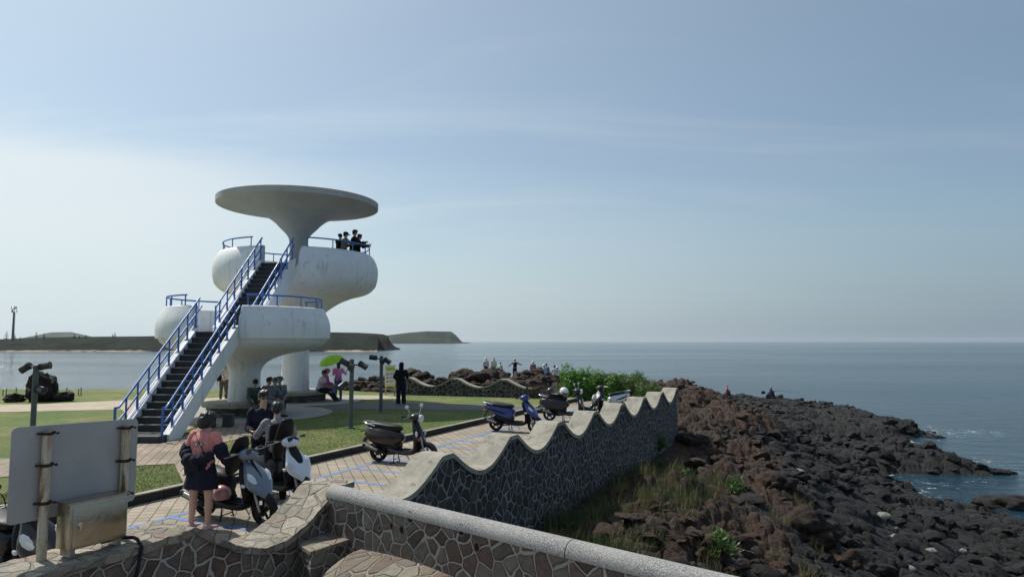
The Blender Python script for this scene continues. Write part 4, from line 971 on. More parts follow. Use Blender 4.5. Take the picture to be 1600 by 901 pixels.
    if hat:
        kind, m = hat; c = MB()
        def ring(r, z, ry=None, oy=-.01): return [hp_(r*math.cos(a*math.pi/12), (ry or r*1.12)*math.sin(a*math.pi/12)+oy, z) for a in range(24)]
        if kind == 'bucket': c.rings([ring(.15, .020), ring(.152, .014), ring(.098, .058), ring(.090, .115), ring(.06, .132), ring(.01, .136)])
        if kind == 'sun': c.rings([ring(.19, .030), ring(.192, .024), ring(.098, .055), ring(.088, .12), ring(.05, .138), ring(.01, .14)])
        if kind == 'cap':
            c.rings([ring(.094, .04), ring(.096, .06), ring(.086, .105), ring(.05, .132), ring(.01, .138)])
            c.rings([[hp_(x*(.075-.3*max(0, y-.14)), y, .052-.25*(y-.08)+dz) for x in (-1, -.5, 0, .5, 1)]+[hp_(x*(.075-.3*max(0, y-.14)), y, .045-.25*(y-.08)+dz) for x in (1, .5, 0, -.5, -1)] for y, dz in ((.07, .0), (.12, .004), (.17, 0), (.185, -.002))])
        c.build('hat', m, root, ang=50)
    root['_j'] = 0; del root['_j']
    root_parts = dict(pel=pel, nb=nb, hc=hc, arms=arms, legs=lg, s=s, T=T, F=F, hp=hp_, HM=HM, sh=sh)
    return root, root_parts
NAVY = fabric('navy cloth', (.012, .014, .028)); BLK = fabric('black cloth', (.010, .010, .012)); GREYC = fabric('grey cloth', (.24, .25, .27)); PINK = fabric('salmon pink cotton', (.62, .24, .22))
WHT = fabric('white cloth', (.72, .72, .72)); DTEAL = fabric('dark teal cloth', (.05, .085, .085)); GREYD = fabric('mid grey cloth', (.15, .16, .165)); JEAN = fabric('blue jeans', (.06, .11, .19)); LIL = fabric('pale lilac cloth', (.55, .42, .48))
MAG = fabric('magenta cloth', (.45, .05, .22)); PKBAG = fabric('pink patterned cloth', (.70, .22, .50)); CREAM = fabric('cream cloth', (.68, .64, .52)); LIME = fabric('pale lime cloth', (.55, .62, .35)); SKYB = fabric('pale blue cloth', (.42, .50, .60)); KHK = fabric('dark khaki cloth', (.10, .085, .065)); REDH = fabric('red cloth', (.5, .08, .10)); OLIVE = fabric('olive grey cloth', (.14, .15, .12)); PPINK = fabric('pale pink cloth', (.70, .52, .56))
PI = math.pi
def strap_bag(root, j, m, size=(.30, .14, .38), z=.28, name='backpack'):
    s = j['s']; c = j['pel']+j['T']*z*s-j['F']*(.14+size[1]/2)*s; b = MB()
    b.rings([sec(c+j['T']*(t*size[2]/2)*s, (1, 0, 0), j['F'], size[0]/2*w_*s, size[1]/2*w_*s, 16, 2.8) for t, w_ in ((-1, .7), (-.85, .95), (0, 1), (.7, .92), (.95, .65), (1, .3))])
    o = b.build(name, m, root, ang=50); st = MB()
    for k in (0, 1): st.tube([c+j['T']*.15*s+V3((-.1, .1)[k]*s, 0, 0), j['sh'][k]*.72+j['nb']*.28+V3(0, 0, .055*s), j['sh'][k]*.7+j['nb']*.3+j['F']*.13*s-j['T']*.12*s, j['pel']+j['T']*.16*s+V3((-.15, .15)[k]*s, 0, 0), c-j['T']*.12*s+V3((-.12, .12)[k]*s, 0, 0)], .014, 6)
    st.build('strap', m, o, ang=50)
# 1 the woman in pink at the near left, her back to us
f1 = G(312, 824, 0); A1 = dict(lean=.10, legs=[((-.10, .02, -1), (-.02, -.04, -1)), ((.10, .0, -1), (.02, -.03, -1))], arms=[((-.42, -.10, -1), (.35, .45, -.9)), ((.34, .12, -1), (-.10, .75, -.75))], head=(.25, 1, -.35))
r, j = person('woman in a pink T-shirt, navy jacket slipped to her elbows, her back turned to us', (f1.x, f1.y, 0), -.25, 1.60, A1, top=PINK, bottom=NAVY, sleeve='short', legs='skirt', shoe=fabric('dusty pink shoe', (.55, .36, .36)), hair='bob', vox=.011)
r.scale = (1.09, 1.08, 1)
s = j['s']; c = MB(); pel, T, F = j['pel'], j['T'], j['F']
for k in (0, 1):
    a, e, w_, f = j['arms'][k]; limb(c, a.lerp(e, .72), e, .095*s, .085*s); limb(c, e, w_, .085*s, .058*s)
P_ = []
for i in range(13):                                                      # the collapsed jacket hangs as a fold across the lower back
    t = i/12; x = -1+2*t; el = j['arms'][0][1].lerp(j['arms'][1][1], t); p = el*.75+(pel+T*.14*s)*.25; P_.append(V3(p.x, min(p.y, pel.y)-.15*s*math.cos(x*1.3)-.01, p.z+.03*s-.10*s*math.cos(x*1.5)))
c.tube(P_, [.075*s+.018*s*math.sin(i*2.1) for i in range(13)], 12)
c.tube([p-V3(0, -.025, .10*s) for p in P_[0:9]], [.07*s+.014*s*math.sin(i*1.7) for i in range(9)], 12); c.tube([p-V3(0, -.02, .20*s) for p in P_[1:6]], [.05*s]*5, 10)
remesh(c, 'jacket', NAVY, .012, r)
for dx, w_, hh in ((-.025, .055, .07), (.055, .045, .045)):                      # the print on the back of the shirt
    q = pel+T*.33*s-F*.132*s+V3(dx*s, 0, 0); MB().box(tuple(q), (w_*s, .006, hh*s), rot=(-.10, 0, 0)).box(tuple(q+V3(0, -.003, 0)), (w_*.6*s, .006, hh*.55*s), rot=(-.10, 0, 0), mi=1).build('shirt_print', [simple('print grey', (.20, .19, .20), .8, 0, .1, 5, 0), simple('print pale', (.55, .50, .42), .8, 0, .1, 5, 0)], r, smooth=False)
MB().tube([j['sh'][0]+V3(.05, -.05, .05)*s, pel+T*.38*s-F*.135*s, pel+T*.20*s-F*.14*s+V3(.13*s, 0, 0)], .006, 6).build('bag_strap', BLACKP, r)
# 2 man in sunglasses  3 person in grey behind the white scooter
q = D(410, 700, 12.3)
r, j = person('young man in sunglasses and a dark hooded jacket standing behind the parked scooters', (q.x, q.y, .0), R(190), 1.74, dict(head=(-.55, 1, -.05), lean=.06, arms=[((-.25, .12, -1), (.35, .8, -.25)), ((.25, .05, -1), (-.45, .85, -.1))]), top=NAVY, bottom=BLK, hair='short', vox=.012, hood='down')
g = MB()
for k in (-1, 1): g.ell(j['hp'](k*.033, .094, .008), (.030*j['s'], .010*j['s'], .022*j['s']), M=j['HM'])
g.tube([j['hp'](-.075, .0, .012), j['hp'](-.066, .085, .015), j['hp'](.066, .085, .015), j['hp'](.075, .0, .012)], .004, 6); g.build('sunglasses', simple('dark sunglass lens', (.01, .01, .012), .08, 0, .1, 4, 0, 0, 1), r)
q = D(432, 700, 11.75)
r, j = person('dark haired person in a light grey jacket bending over the white scooter, seen from behind', (q.x, q.y, .0), R(20), 1.60, dict(lean=.22, hip=.90, head=(.1, 1, -.35), arms=[((-.55, .35, -.9), (.2, .9, .1)), ((.35, .45, -.8), (0, .9, .1))]), top=GREYC, bottom=BLK, hair='short', vox=.013)
r.scale = (1.08, 1.08, 1)
strap_bag(r, j, BLK, (.26, .12, .34), .26)
# 4 four people seated on the nearer round seat
def sitpose(lean=.2, thigh=(0, 1, -.05), shin=(0, .12, -1), head=(0, 1, -.1), arms=None, hip=.54):
    return dict(lean=lean, hip=hip, legs=[((thigh[0]-.18, thigh[1], thigh[2]), shin), ((thigh[0]+.18, thigh[1], thigh[2]), shin)], head=head, arms=arms or [((-.18, .25, -.9), (.2, .95, -.35)), ((.18, .25, -.9), (-.2, .95, -.35))])
def seated(label, px, ang, c0, rad, h, z0=LZ, dyaw=0, **k):
    x, y = c0.x+rad*math.cos(ang), c0.y+rad*math.sin(ang); pose = k.pop('pose', sitpose())
    return person(label, (x, y, z0), ang-PI/2+dyaw, h, pose, group=None, **k)
GS = 'people on the nearer round seat'
seated('black haired person in a dark teal jacket seated leftmost on the nearer round seat', 0, -.95, T1, 1.12, 1.62, top=DTEAL, bottom=KHK, hair='short', pose=sitpose(.35, head=(.3, 1, -.4)), vox=.02)
seated('black haired person in grey beside the teal jacket, nearer round seat', 0, -.50, T1, 1.02, 1.66, top=GREYD, bottom=KHK, hair='short', pose=sitpose(.3, head=(0, 1, -.2)), vox=.02)
seated('man in a grey peaked cap leaning forward on the nearer round seat', 0, -.62, T1, 1.42, 1.70, top=GREYD, bottom=GREYC, hair='short', hat=('cap', GREYC), pose=sitpose(.40, head=(.35, 1, -.35)), dyaw=.2, vox=.018)
seated('person in a bucket hat, rightmost on the nearer round seat', 0, -.12, T1, 1.30, 1.64, top=GREYC, bottom=BLK, hair='short', hat=('bucket', OLIVE), pose=sitpose(.1, head=(0, 1, 0)), dyaw=-1.15, vox=.018, shirt2=BLK)
# 5 person behind the stair
q = G(349, 626, LZ)
r, j = person('person in a patterned white jacket with a black shoulder bag, standing behind the stair', (q.x, q.y, LZ), R(185), 1.66, dict(arms=[((-.2, 0, -1), (.3, .9, .2)), ((.2, 0, -1), (.1, .3, -1))]), top=CREAM, bottom=KHK, hair='bob', shoe=WHT, vox=.022)
MB().box((.16, .10, .95), (.20, .10, .22), bev=.03).tube([(.16, .10, 1.05), (.0, .13, 1.25), (-.14, .05, 1.45)], .012, 6).build('shoulder_bag', BLK, r)
b = MB(); rr_ = random.Random(3)
for k in range(26): a = rr_.uniform(0, 6.28); z = rr_.uniform(1.0, 1.42); b.ell((.175*math.cos(a), .128*math.sin(a), z), (.03, .02, .03), nu=6, nv=4)
b.build('jacket_pattern', fabric('brown print', (.20, .07, .05)), r)
# 6, 7 couple on the farther seat
seated('man in a pale shirt, legs stretched out, on the farther round seat', 0, -.42, T2, 1.30, 1.70, top=LIL, bottom=BLK, sleeve='short', hair='short', skin=SKIN2, pose=sitpose(.30, (.0, 1, -.22), (.0, .75, -.75), (.0, 1, -.3)), dyaw=.42, vox=.018)
seated('woman in a red hat and magenta top on the farther round seat', 0, .02, T2, 1.22, 1.62, top=MAG, bottom=JEAN, hair='short', hat=('bucket', REDH), pose=sitpose(.2, hip=.62), vox=.02)
q = G(528, 623.5, LZ)
r, j = person('woman in a pink patterned top and blue jeans holding the lime green umbrella', (q.x, q.y, LZ), R(10), 1.60, dict(arms=[((-.25, .15, -1), (-.15, .7, .9)), ((.5, .2, -.8), (.2, .4, .8))]), top=PKBAG, bottom=JEAN, hair='long', sleeve='short', vox=.02, grip=True)
strap_bag(r, j, PKBAG, (.28, .10, .34), .30)
UMB = simple('lime umbrella cloth', (.42, .80, .05), .6, 0, .08, 6, .05, .002); u = thing('umbrella', 'lime green umbrella tilted over the woman in the pink top', 'umbrella', (q.x-.32, q.y+.05, LZ+1.62), 0)
u.rotation_euler = (R(18), R(-14), 0); rs = []
for i in range(7):
    t = i/6; rr_ = .56*math.sin(t*1.45)/math.sin(1.45); z = .30*math.cos(t*1.5); rs.append([(rr_*(1-.06*(abs(math.sin(4*a*PI/24))))*math.cos(2*PI*a/24), rr_*(1-.06*(abs(math.sin(4*a*PI/24))))*math.sin(2*PI*a/24), z) for a in range(24)])
rs[0] = [(.005*math.cos(2*PI*a/24), .005*math.sin(2*PI*a/24), .305) for a in range(24)]
rs2 = [[(x*.985, y*.985, z-.006) for x, y, z in r_] for r_ in rs[::-1]]
MB().rings(rs+rs2).build('canopy', UMB, u, ang=60)
MB().cyl((0, 0, -.48), (0, 0, .34), .007, n=8).build('shaft', STEELM, u); b = MB()
b.tube([(0, 0, -.46), (0, 0, -.56)], .014, 8); b.build('handle', BLACKP, u)
for k in range(8):
    a = k*PI/4; MB().tube([(.01*math.cos(a), .01*math.sin(a), .29), (.32*math.cos(a), .32*math.sin(a), .20), (.54*math.cos(a), .54*math.sin(a), .015)], .004, 5).build('rib', STEELM, u)
# 8 hooded figure
q = G(626.5, 630, LZ)
person('person in a black hooded coat standing at the notice board, facing the sea', (q.x, q.y, LZ), R(8), 1.63, dict(arms=[((-.45, .1, -1), (.55, .35, -.6)), ((.35, .1, -1), (-.1, .6, -.2))]), top=BLK, bottom=NAVY, legs='wide', hood='up', hair=None, vox=.018)
# 9 group on the upper deck
for lab, px, py, Y, yw, h, tp, hs, hat, hd in (
    ('leftmost of the four people at the upper deck rail, in dark clothes', 530, 365, 29.0, -.5, 1.60, BLK, 'bun', None, (-.1, 1, -.1)),
    ('person in a black cap and grey top, second from left at the upper deck rail', 537.5, 364.5, 28.7, -.9, 1.62, OLIVE, 'short', ('cap', BLK), (.0, 1, -.1)),
    ('tallest of the four people at the upper deck rail, in a dark jacket', 551.5, 361.5, 29.0, -1.1, 1.76, BLK, 'short', None, (-.1, 1, -.15)),
    ('rightmost person at the upper deck rail, leaning out and holding up a phone', 559, 369, 29.2, -1.35, 1.60, BLK, 'short', None, (0, 1, -.2))):
    q = D(px, py, Y); ar = [((-.25, .75, -.75), (.1, .95, .1)), ((.25, .7, -.75), (-.1, .95, .15))]
    r, j = person(lab, (q.x, q.y, F2), yw, h, dict(arms=ar, head=hd, lean=.10), top=tp, bottom=BLK, hair=hs, hat=hat, vox=.02, grip=True)
ph = r.matrix_basis @ (j['arms'][1][2]+j['arms'][1][3]*.10+V3(0, 0, .03)); o = MB().box((0, 0, 0), (.075, .010, .15), bev=.004, rot=(-.9, 0, 0)).box((0, 0, 0), (.065, .0115, .14), rot=(-.9, 0, 0)).build('phone', BLACKP, loc=ph, ang=30); o.rotation_euler = (0, 0, r.rotation_euler[2])
tag(o, 'black phone held up by the rightmost person on the upper deck', 'phone')
# 10 people out on the rocks: feet pixel, distance, height
def onrock(label, px, py_head, Y, h, yaw, seat=False, **k):
    hd = D(px, py_head, Y); pose = k.pop('pose', None)
    z = hd.z-(h if not seat else .80*h); return person(label, (hd.x, hd.y, z), yaw, h, pose, vox=.03, **k)
ROCKP = []
for lab, px, ph_, Y, h, yw, seat, kw in (
    ('woman in a white hat and pale pink top, leftmost of the people on the rocks', 759.5, 558.5, 60, 1.6, .15, False, dict(top=PPINK, bottom=BLK, hair=None, hat=('bucket', WHT))),
    ('woman in a cream hooded top, second from left among the people on the rocks', 771.5, 558.5, 60, 1.55, 0, False, dict(top=CREAM, bottom=OLIVE, hood='up', hair=None)),
    ('child in a lime top sitting low on the boulder beside the woman in cream', 781.5, 566, 59, 1.25, -.3, True, dict(top=LIME, bottom=BLK, hair='short', pose=sitpose(.15))),
    ('person with a black backpack and both arms spread, walking on the rocks', 804.5, 560.5, 60, 1.66, .2, False, dict(top=GREYC, bottom=NAVY, hair='short', hat=('cap', WHT), pose=dict(arms=[((-.8, 0, -.6), (-.75, .1, -.8)), ((.8, .1, -.5), (.95, .1, -.2))]))),
    ('person in a white hat and dark jacket with a red bag on the rocks', 833, 564, 60, 1.62, 0, False, dict(top=GREYD, bottom=NAVY, hair='short', hat=('bucket', WHT))),
    ('person in a white sun hat and pale blue shirt sitting on the rocks', 850.5, 568.5, 56, 1.62, .1, True, dict(top=SKYB, bottom=GREYC, hair='short', hat=('sun', WHT), pose=sitpose(.15))),
    ('dark haired person in a blue shirt behind the white sun hat on the rocks', 853.5, 567.5, 58, 1.66, -.2, True, dict(top=fabric('slate blue cloth', (.16, .24, .34)), bottom=NAVY, hair='short', pose=sitpose(.1))),
    ('dark haired person in a cream top mostly hidden by the green bush', 866.5, 570, 52, 1.55, 0, True, dict(top=CREAM, bottom=NAVY, hair='short', pose=sitpose(.1))),
    ('person in a white hat at the edge of the green bush', 871, 572, 53, 1.5, .1, True, dict(top=WHT, bottom=NAVY, hair='short', hat=('bucket', WHT), pose=sitpose(.1))),
    ('angler in a red jacket sitting at the left end of the black lava spit', 1135, 602, 92, 1.6, -1.4, True, dict(top=REDH, bottom=BLK, hair='short', hat=('cap', REDH), pose=sitpose(.2))),
    ('angler in a white cap and blue clothes with a fishing rod on the spit', 1203, 602, 90, 1.65, -1.5, True, dict(top=fabric('angler blue cloth', (.05, .07, .18)), bottom=NAVY, hair='short', hat=('cap', WHT), pose=sitpose(.25)))):
    r, j = onrock(lab, px, ph_, Y, h, yw, seat, **kw); ROCKP.append((r.location.x, r.location.y, r.location.z, seat, h, Y))
    if 'backpack' in lab: strap_bag(r, j, BLK)
    if 'red bag' in lab: strap_bag(r, j, MAG, (.3, .12, .3), .06, 'waist_bag')
    if 'fishing rod' in lab:
        w_ = r.matrix_basis @ j['arms'][1][2]; o = MB().tube([(0, 0, 0), (.9, 0, .05), (2.6, 0, -.15), (5.0, .1, -.75)], [.022, .018, .013, .008], 6).build('fishing_rod', BLACKP, loc=w_, ang=50); tag(o, 'long thin fishing rod held by the angler in blue', 'fishing rod')
b = thing('tackle_box', 'black tackle box beside the angler in blue', 'box', (ROCKP[-1][0]-.9, ROCKP[-1][1], ROCKP[-1][2]+.25)); MB().box((0, 0, .14), (.45, .3, .28), bev=.03).build('case', BLACKP, b); MB().box((0, 0, .31), (.47, .32, .06), bev=.02).build('lid', BLACKP, b)
# ---------------------------------------------------------------- scooters
def sub(name, root): o = bpy.data.objects.new(name, None); COL.objects.link(o); o.parent = root; return o
def wheel(c, r, w_, root, hubm, wide=.055):
    n = 40; cs = [(r-wide*1.05, -w_*.42), (r-wide*.7, -w_*.5), (r-.012, -w_*.40), (r, -w_*.15), (r, w_*.15), (r-.012, w_*.40), (r-wide*.7, w_*.5), (r-wide*1.05, w_*.42)]
    A = [2*PI*i/n for i in range(n)]; wo = sub('wheel', root)
    MB().rings([[(c[0]+q*math.cos(a), y, c[1]+q*math.sin(a)) for q, y in cs] for a in A], closed=True).build('tyre', RUBBER, wo, ang=50)
    ri = r-wide; b = MB(); cs = [(ri+.006, -w_*.40), (ri+.006, w_*.40), (ri-.018, w_*.36), (ri-.018, -w_*.36)]
    b.rings([[(c[0]+q*math.cos(a), y, c[1]+q*math.sin(a)) for q, y in cs] for a in A], closed=True)
    for k in range(5):
        a = k*2*PI/5+.3; d = V3(math.cos(a), 0, math.sin(a)); p = V3(c[0], 0, c[1]); b.rings([sec(p+d*x, d.cross(V3(0, 1, 0)), (0, 1, 0), hw, .014, 8, 3) for x, hw in ((.03, .026), (.08, .018), (ri-.01, .024))])
    b.cyl((c[0], -.05, c[1]), (c[0], .05, c[1]), .042, n=16); b.cyl((c[0], -.032, c[1]), (c[0], -.028, c[1]), .085, n=24); b.build('rim', hubm, wo, ang=40)
def path_sec(P, e=2.5, n=20):
    """P: (x, z, half thickness, half width) along a path in the x-z plane; sections stand square to the path"""
    rs = []
    for i, (x, z, ht, hw) in enumerate(P):
        a, b_ = P[max(0, i-1)], P[min(len(P)-1, i+1)]; d = V3(b_[0]-a[0], 0, b_[1]-a[1]).normalized(); u = V3(-d.z, 0, d.x)
        rs.append(sec((x, 0, z), u, (0, 1, 0), ht, hw, n, e))
    return rs
def densify(P, n=4): return smoothprof(P, n)
def sm(P, n=4):
    out = []
    for i in range(len(P)-1):
        q = [np.array(P[max(0, min(len(P)-1, i+k))], float) for k in (-1, 0, 1, 2)]
        for j in range(n): t = j/n; out.append(tuple(.5*(2*q[1]+(q[2]-q[0])*t+(2*q[0]-5*q[1]+4*q[2]-q[3])*t*t+(3*q[1]-q[0]-3*q[2]+q[3])*t**3)))
    out.append(tuple(P[-1])); return [(a, b_, max(c, .004), max(d, .004)) for a, b_, c, d in out]
def scooter(label, front, yaw, body, nose=None, accent=None, style='sport', seat_up=False, steer=0., lean=0.08, inset=1.0, rack=True, mirrors=True, plate=True, group='parked motor scooters'):
    """front: ground contact of the front wheel; local +x is forward"""
    nose = nose or body; accent = accent or BLACKP; retro = style == 'retro'
    d = V3(math.cos(yaw), math.sin(yaw), 0); o = thing('motor_scooter', label, 'scooter', (front[0]-d.x*.64, front[1]-d.y*.64, 0), yaw, group); o.rotation_euler = (lean if not retro else 0, 0, yaw)
    fr = sub('front_wheel_assembly', o) if False else o
    wheel((-.62, .225), .225, .11, o, BLACKP); wheel((.64, .228), .228, .10, o, STEELM if retro else BLACKP)
    if retro: P = [(-.95, .66, .02, .05), (-.93, .64, .09, .11), (-.80, .62, .165, .18), (-.60, .575, .215, .215), (-.38, .555, .22, .21), (-.20, .53, .20, .18), (-.08, .48, .18, .14), (-.04, .44, .12, .10)]
    else: P = [(-.98, .74, .015, .03), (-.93, .725, .045, .07), (-.80, .695, .10, .135), (-.60, .64, .145, .17), (-.40, .59, .18, .175), (-.20, .545, .195, .155), (-.08, .47, .17, .12), (-.04, .45, .12, .09)]
    MB().rings(path_sec(sm(P))).build('rear_fairing', body, o, ang=50)
    if not retro:
        for k in (-1, 1): MB().rings([sec((x, k*y, z), (0, .0, 1), (0, k*1, 0), hz, .012, 10, 2) for x, y, z, hz in ((-.90, .085, .725, .012), (-.7, .155, .665, .03), (-.45, .178, .60, .035), (-.2, .155, .55, .012))]).build('side_stripe', accent, o, ang=50)
    # engine and swing arm
    b = MB().rings(path_sec(sm([(-.74, .22, .03, .03), (-.66, .24, .07, .05), (-.45, .27, .09, .085), (-.25, .29, .09, .10), (-.10, .30, .06, .08)]))); b.v = [(x, y+.085, z) for x, y, z in b.v]; b.build('engine', BLACKP, o, ang=50)
    MB().rings(path_sec([(-.60, .40, .10, .12), (-.40, .40, .13, .14), (-.15, .38, .13, .12), (-.05, .36, .08, .1)])).build('engine_cover', BLACKP, o, ang=50)
    b = MB().tube([(-.62, -.10, .23), (-.72, -.10, .50)], .026, 10)
    for k in range(7): b.lathe([(.022, -.004), (.038, 0), (.022, .004)], 10, c=(-.64-.011*k, -.10, .28+.03*k))
    b.build('shock_absorber', STEELM, o, ang=50)
    b = MB().tube([(-.10, -.10, .22), (-.30, -.15, .20), (-.42, -.165, .24)], [.018, .02, .03], 10); b.tube([(-.40, -.168, .235), (-.46, -.17, .255), (-.86, -.175, .37), (-.90, -.175, .38)], [.032, .055, .065, .05], 16); ex = b.build('exhaust', BLACKP, o, ang=50)
    MB().tube([(-.50, -.205, .285), (-.80, -.215, .37)], [.030, .036], 10).build('heat_shield', STEELM, ex, ang=50)
    MB().tube([(-.89, -.175, .378), (-.93, -.175, .39)], .022, 10).build('tail_pipe', CHROME, ex, ang=50)
    # seat (may be lifted open on its front hinge)
    S = [(-.90, .80, .012, .05), (-.87, .80, .03, .10), (-.72, .805, .045, .14), (-.52, .795, .050, .155), (-.30, .765, .055, .15), (-.12, .755, .050, .11), (-.03, .735, .035, .07), (-.01, .725, .012, .04)]
    if retro: S = [(x, z+.0, t*1.35, w_) for x, z, t, w_ in S]
    sb = MB().rings(path_sec(sm(S), 3.0, 24))
    if seat_up:
        sb.v = [(-.05+(x+.05)*(.72 if seat_up is True else seat_up), y*1.02, z) for x, y, z in sb.v]
        hx, hz = -.05, .72; a = R(-112); ca, sa = math.cos(a), math.sin(a); sb.v = [(hx+(x-hx)*ca-(z-hz)*sa*1, y, hz+(x-hx)*sa+(z-hz)*ca) for x, y, z in sb.v]
    so = sb.build('seat', SEATM, o, ang=60)
    if seat_up: MB().lathe([(.11, .70), (.13, .76), (.10, .76), (.09, .70)], 24, c=(-.45, 0, 0)).build('storage_well', BLACKP, o, ang=50)
    # floor and lower cowl
    MB().rings(path_sec(sm([(-.30, .30, .05, .13), (-.15, .27, .06, .155), (.05, .25, .055, .16), (.25, .255, .055, .155), (.36, .29, .05, .15), (.42, .34, .03, .12)]), 3.2)).build('floorboard', accent if not retro else body, o, ang=50)
    b = MB()
    for k in range(5): b.box((.10, -.10+.05*k, .311), (.26, .018, .008), bev=.003)
    b.build('foot_mat', RUBBER, o, ang=40)
    # leg shield, front cowl
    if retro: Q = [(.34, .27, .03, .15), (.42, .36, .04, .20), (.44, .50, .045, .215), (.42, .66, .045, .20), (.37, .80, .045, .15), (.33, .90, .05, .09), (.32, .94, .05, .06)]
    else: Q = [(.34, .28, .03, .12), (.42, .38, .04, .175), (.43, .52, .05, .20), (.39, .68, .05, .19), (.33, .82, .05, .14), (.30, .90, .045, .08)]
    MB().rings(path_sec(sm(Q), 2.6)).build('leg_shield', body if retro else accent, o, ang=60)
    if retro:
        MB().rings(path_sec(sm([(.34, .95, .03, .03), (.40, .84, .05, .05), (.475, .64, .055, .06), (.50, .46, .05, .05), (.49, .38, .02, .02)]))).build('horn_cover', body, o, ang=60)
    else:
        N_ = [(.32, .92, .02, .05), (.365, .87, .05, .095), (.43, .79, .075, .14), (.52, .68, .095, .205), (.605, .575, .085, .195), (.70, .475, .05, .105), (.79, .39, .015, .03)]
        MB().rings(path_sec(sm(N_), 2.9)).build('front_cowl', nose, o, ang=60)
        MB().rings(path_sec(sm([(.41, .93, .02, .05*inset), (.49, .82, .03, .06*inset), (.585, .70, .035, .065*inset), (.66, .57, .03, .045*inset), (.75, .45, .02, .028*inset)]), 2.3)).build('cowl_inset', accent, o, ang=60)
    # fender and fork
    rs = []
    for i in range(15):
        a = R(-2+i*11.5) if not retro else R(5+i*10.5); cx, cz = .64+.262*math.cos(a), .228+.262*math.sin(a); dd = V3(math.cos(a), 0, math.sin(a)); wd = .070*(math.sin(PI*(i+1.2)/17))**.45
        rs.append([V3(cx, 0, cz)+dd*(.018*(1-(t/1.0)**2))*1.0-dd*.03*abs(t)**2.5+V3(0, wd*t, 0) for t in (-1, -.8, -.5, 0, .5, .8, 1)]+[V3(cx, 0, cz)+dd*(.012*(1-(t/1.0)**2))-dd*.033*abs(t)**2.5+V3(0, wd*t*.96, 0) for t in (1, .5, 0, -.5, -1)])
    MB().rings(rs).build('front_fender', body if retro else (nose if style == 'cowlfender' else accent), o, ang=60)
    b = MB()
    for k in (-1, 1): b.tube([(.64, k*.075, .228), (.55, k*.075, .50), (.50, k*.05, .60)], [.022, .026, .026], 10)
    b.tube([(.50, 0, .60), (.36, 0, .98)], .028, 10); b.tube([(.64, -.08, .228), (.64, .08, .228)], .02, 10); b.build('fork', STEELM, o, ang=50)
    # handlebar assembly
    hb = sub('handlebar', o)
    b = MB().rings(path_sec(sm([(.22, .98, .02, .05), (.25, .99, .06, .10), (.33, 1.01, .085, .14), (.42, 1.00, .075, .12), (.47, .985, .045, .08), (.485, .98, .01, .03)]), 2.2)); hc_ = b.build('headset', body if retro else nose, hb, ang=60)
    MB().tube([(.24, -.34, 1.04), (.27, -.24, 1.045), (.32, -.10, 1.03), (.32, .10, 1.03), (.27, .24, 1.045), (.24, .34, 1.04)], .013, 10).build('bar', STEELM, hb, ang=60)
    for k in (-1, 1):
        MB().tube([(.235, k*.36, 1.038), (.265, k*.235, 1.045)], [.020, .018], 12).build('grip', RUBBER, hb, ang=60)
        MB().tube([(.305, k*.18, 1.035), (.315, k*.26, 1.03), (.285, k*.36, 1.02)], [.008, .007, .006], 8).build('brake_lever', STEELM, hb, ang=60)
        if mirrors:
            mm = MB().tube([(.29, k*.19, 1.05), (.33, k*.22, 1.14), (.30, k*.27, 1.22)], .006, 8); mo = mm.build('mirror', BLACKP if not retro else CHROME, hb, ang=50)
            c2 = MB().rings([sec((.305+x, k*.285, 1.245), (0, 1, 0), (0, 0, 1), .062*w_, .040*w_, 20, 2.2) for x, w_ in ((-.012, .96), (-.010, 1), (.012, .9), (.028, .4))]); c2.rings([sec((.2925+x, k*.285, 1.245), (0, 1, 0), (0, 0, 1), .056, .035, 20, 2.2) for x in (0, .0015)], mi=1)
            mo2 = c2.build('mirror_head', [BLACKP if not retro else CHROME, MIRR], hb, ang=50)
    if retro:
        MB().tube([(.455, 0, .99), (.50, 0, .985), (.515, 0, .983)], [.085, .080, .05], 24).build('headlight', GLASSM, hb, ang=50)
        for k in (-1, 1): MB().ell((.475, k*.165, .67), (.030, .028, .062)).build('turn_signal', GLASSM, o); MB().ell((.49, k*.10, .55), (.02, .02, .03)).build('amber_marker', AMBER, o)
    else:
        for k in (-1, 1):
            MB().rings([sec(V3(.592, k*.125, .685)+V3(.062, k*-.03, -.082)*t, V3(.6, k*.25, .75).normalized(), V3(0, 1, 0), w_*.034, w_*.070, 14, 2.2) for t, w_ in ((-1.1, .25), (-.6, .8), (0, 1), (.6, .85), (1.3, .3))]).build('headlight', GLASSM, o, ang=60)
            MB().ell((.45, k*.192, .60), (.05, .018, .028)).build('turn_signal', AMBER if k == 1 and style == 'x' else GLASSM, o)
        MB().rings([sec((.405, 0, 1.075), (0, 1, 0), (.4, 0, 1), .09, .02, 14), sec((.46, 0, 1.03), (0, 1, 0), (.4, 0, 1), .10, .02, 14)]).build('dash_screen', BLACKP, hb, ang=60)
    # tail
    MB().rings(path_sec([(-.93, .655, .03, .06), (-.97, .66, .035, .075), (-.985, .66, .02, .05)]) if not retro else path_sec([(-.92, .66, .04, .05), (-.955, .66, .04, .055), (-.97, .66, .02, .03)])).build('tail_light', REDL, o, ang=50)
    for k in (-1, 1): MB().ell((-.94, k*.105, .62), (.025, .025, .020)).build('rear_signal', AMBER, o)
    b = MB().rings(path_sec(sm([(-.86, .60, .02, .08), (-.93, .52, .014, .075), (-1.0, .42, .010, .07), (-1.01, .38, .006, .06)]), 3)); rm = b.build('rear_mudguard', BLACKP, o, ang=50)
    if plate: MB().box((-1.006, 0, .47), (.006, .15, .09), rot=(0, .5, 0), bev=.001).build('number_plate', simple('plate white', (.7, .7, .7), .5, 0, .05, 5, 0), rm, ang=30)
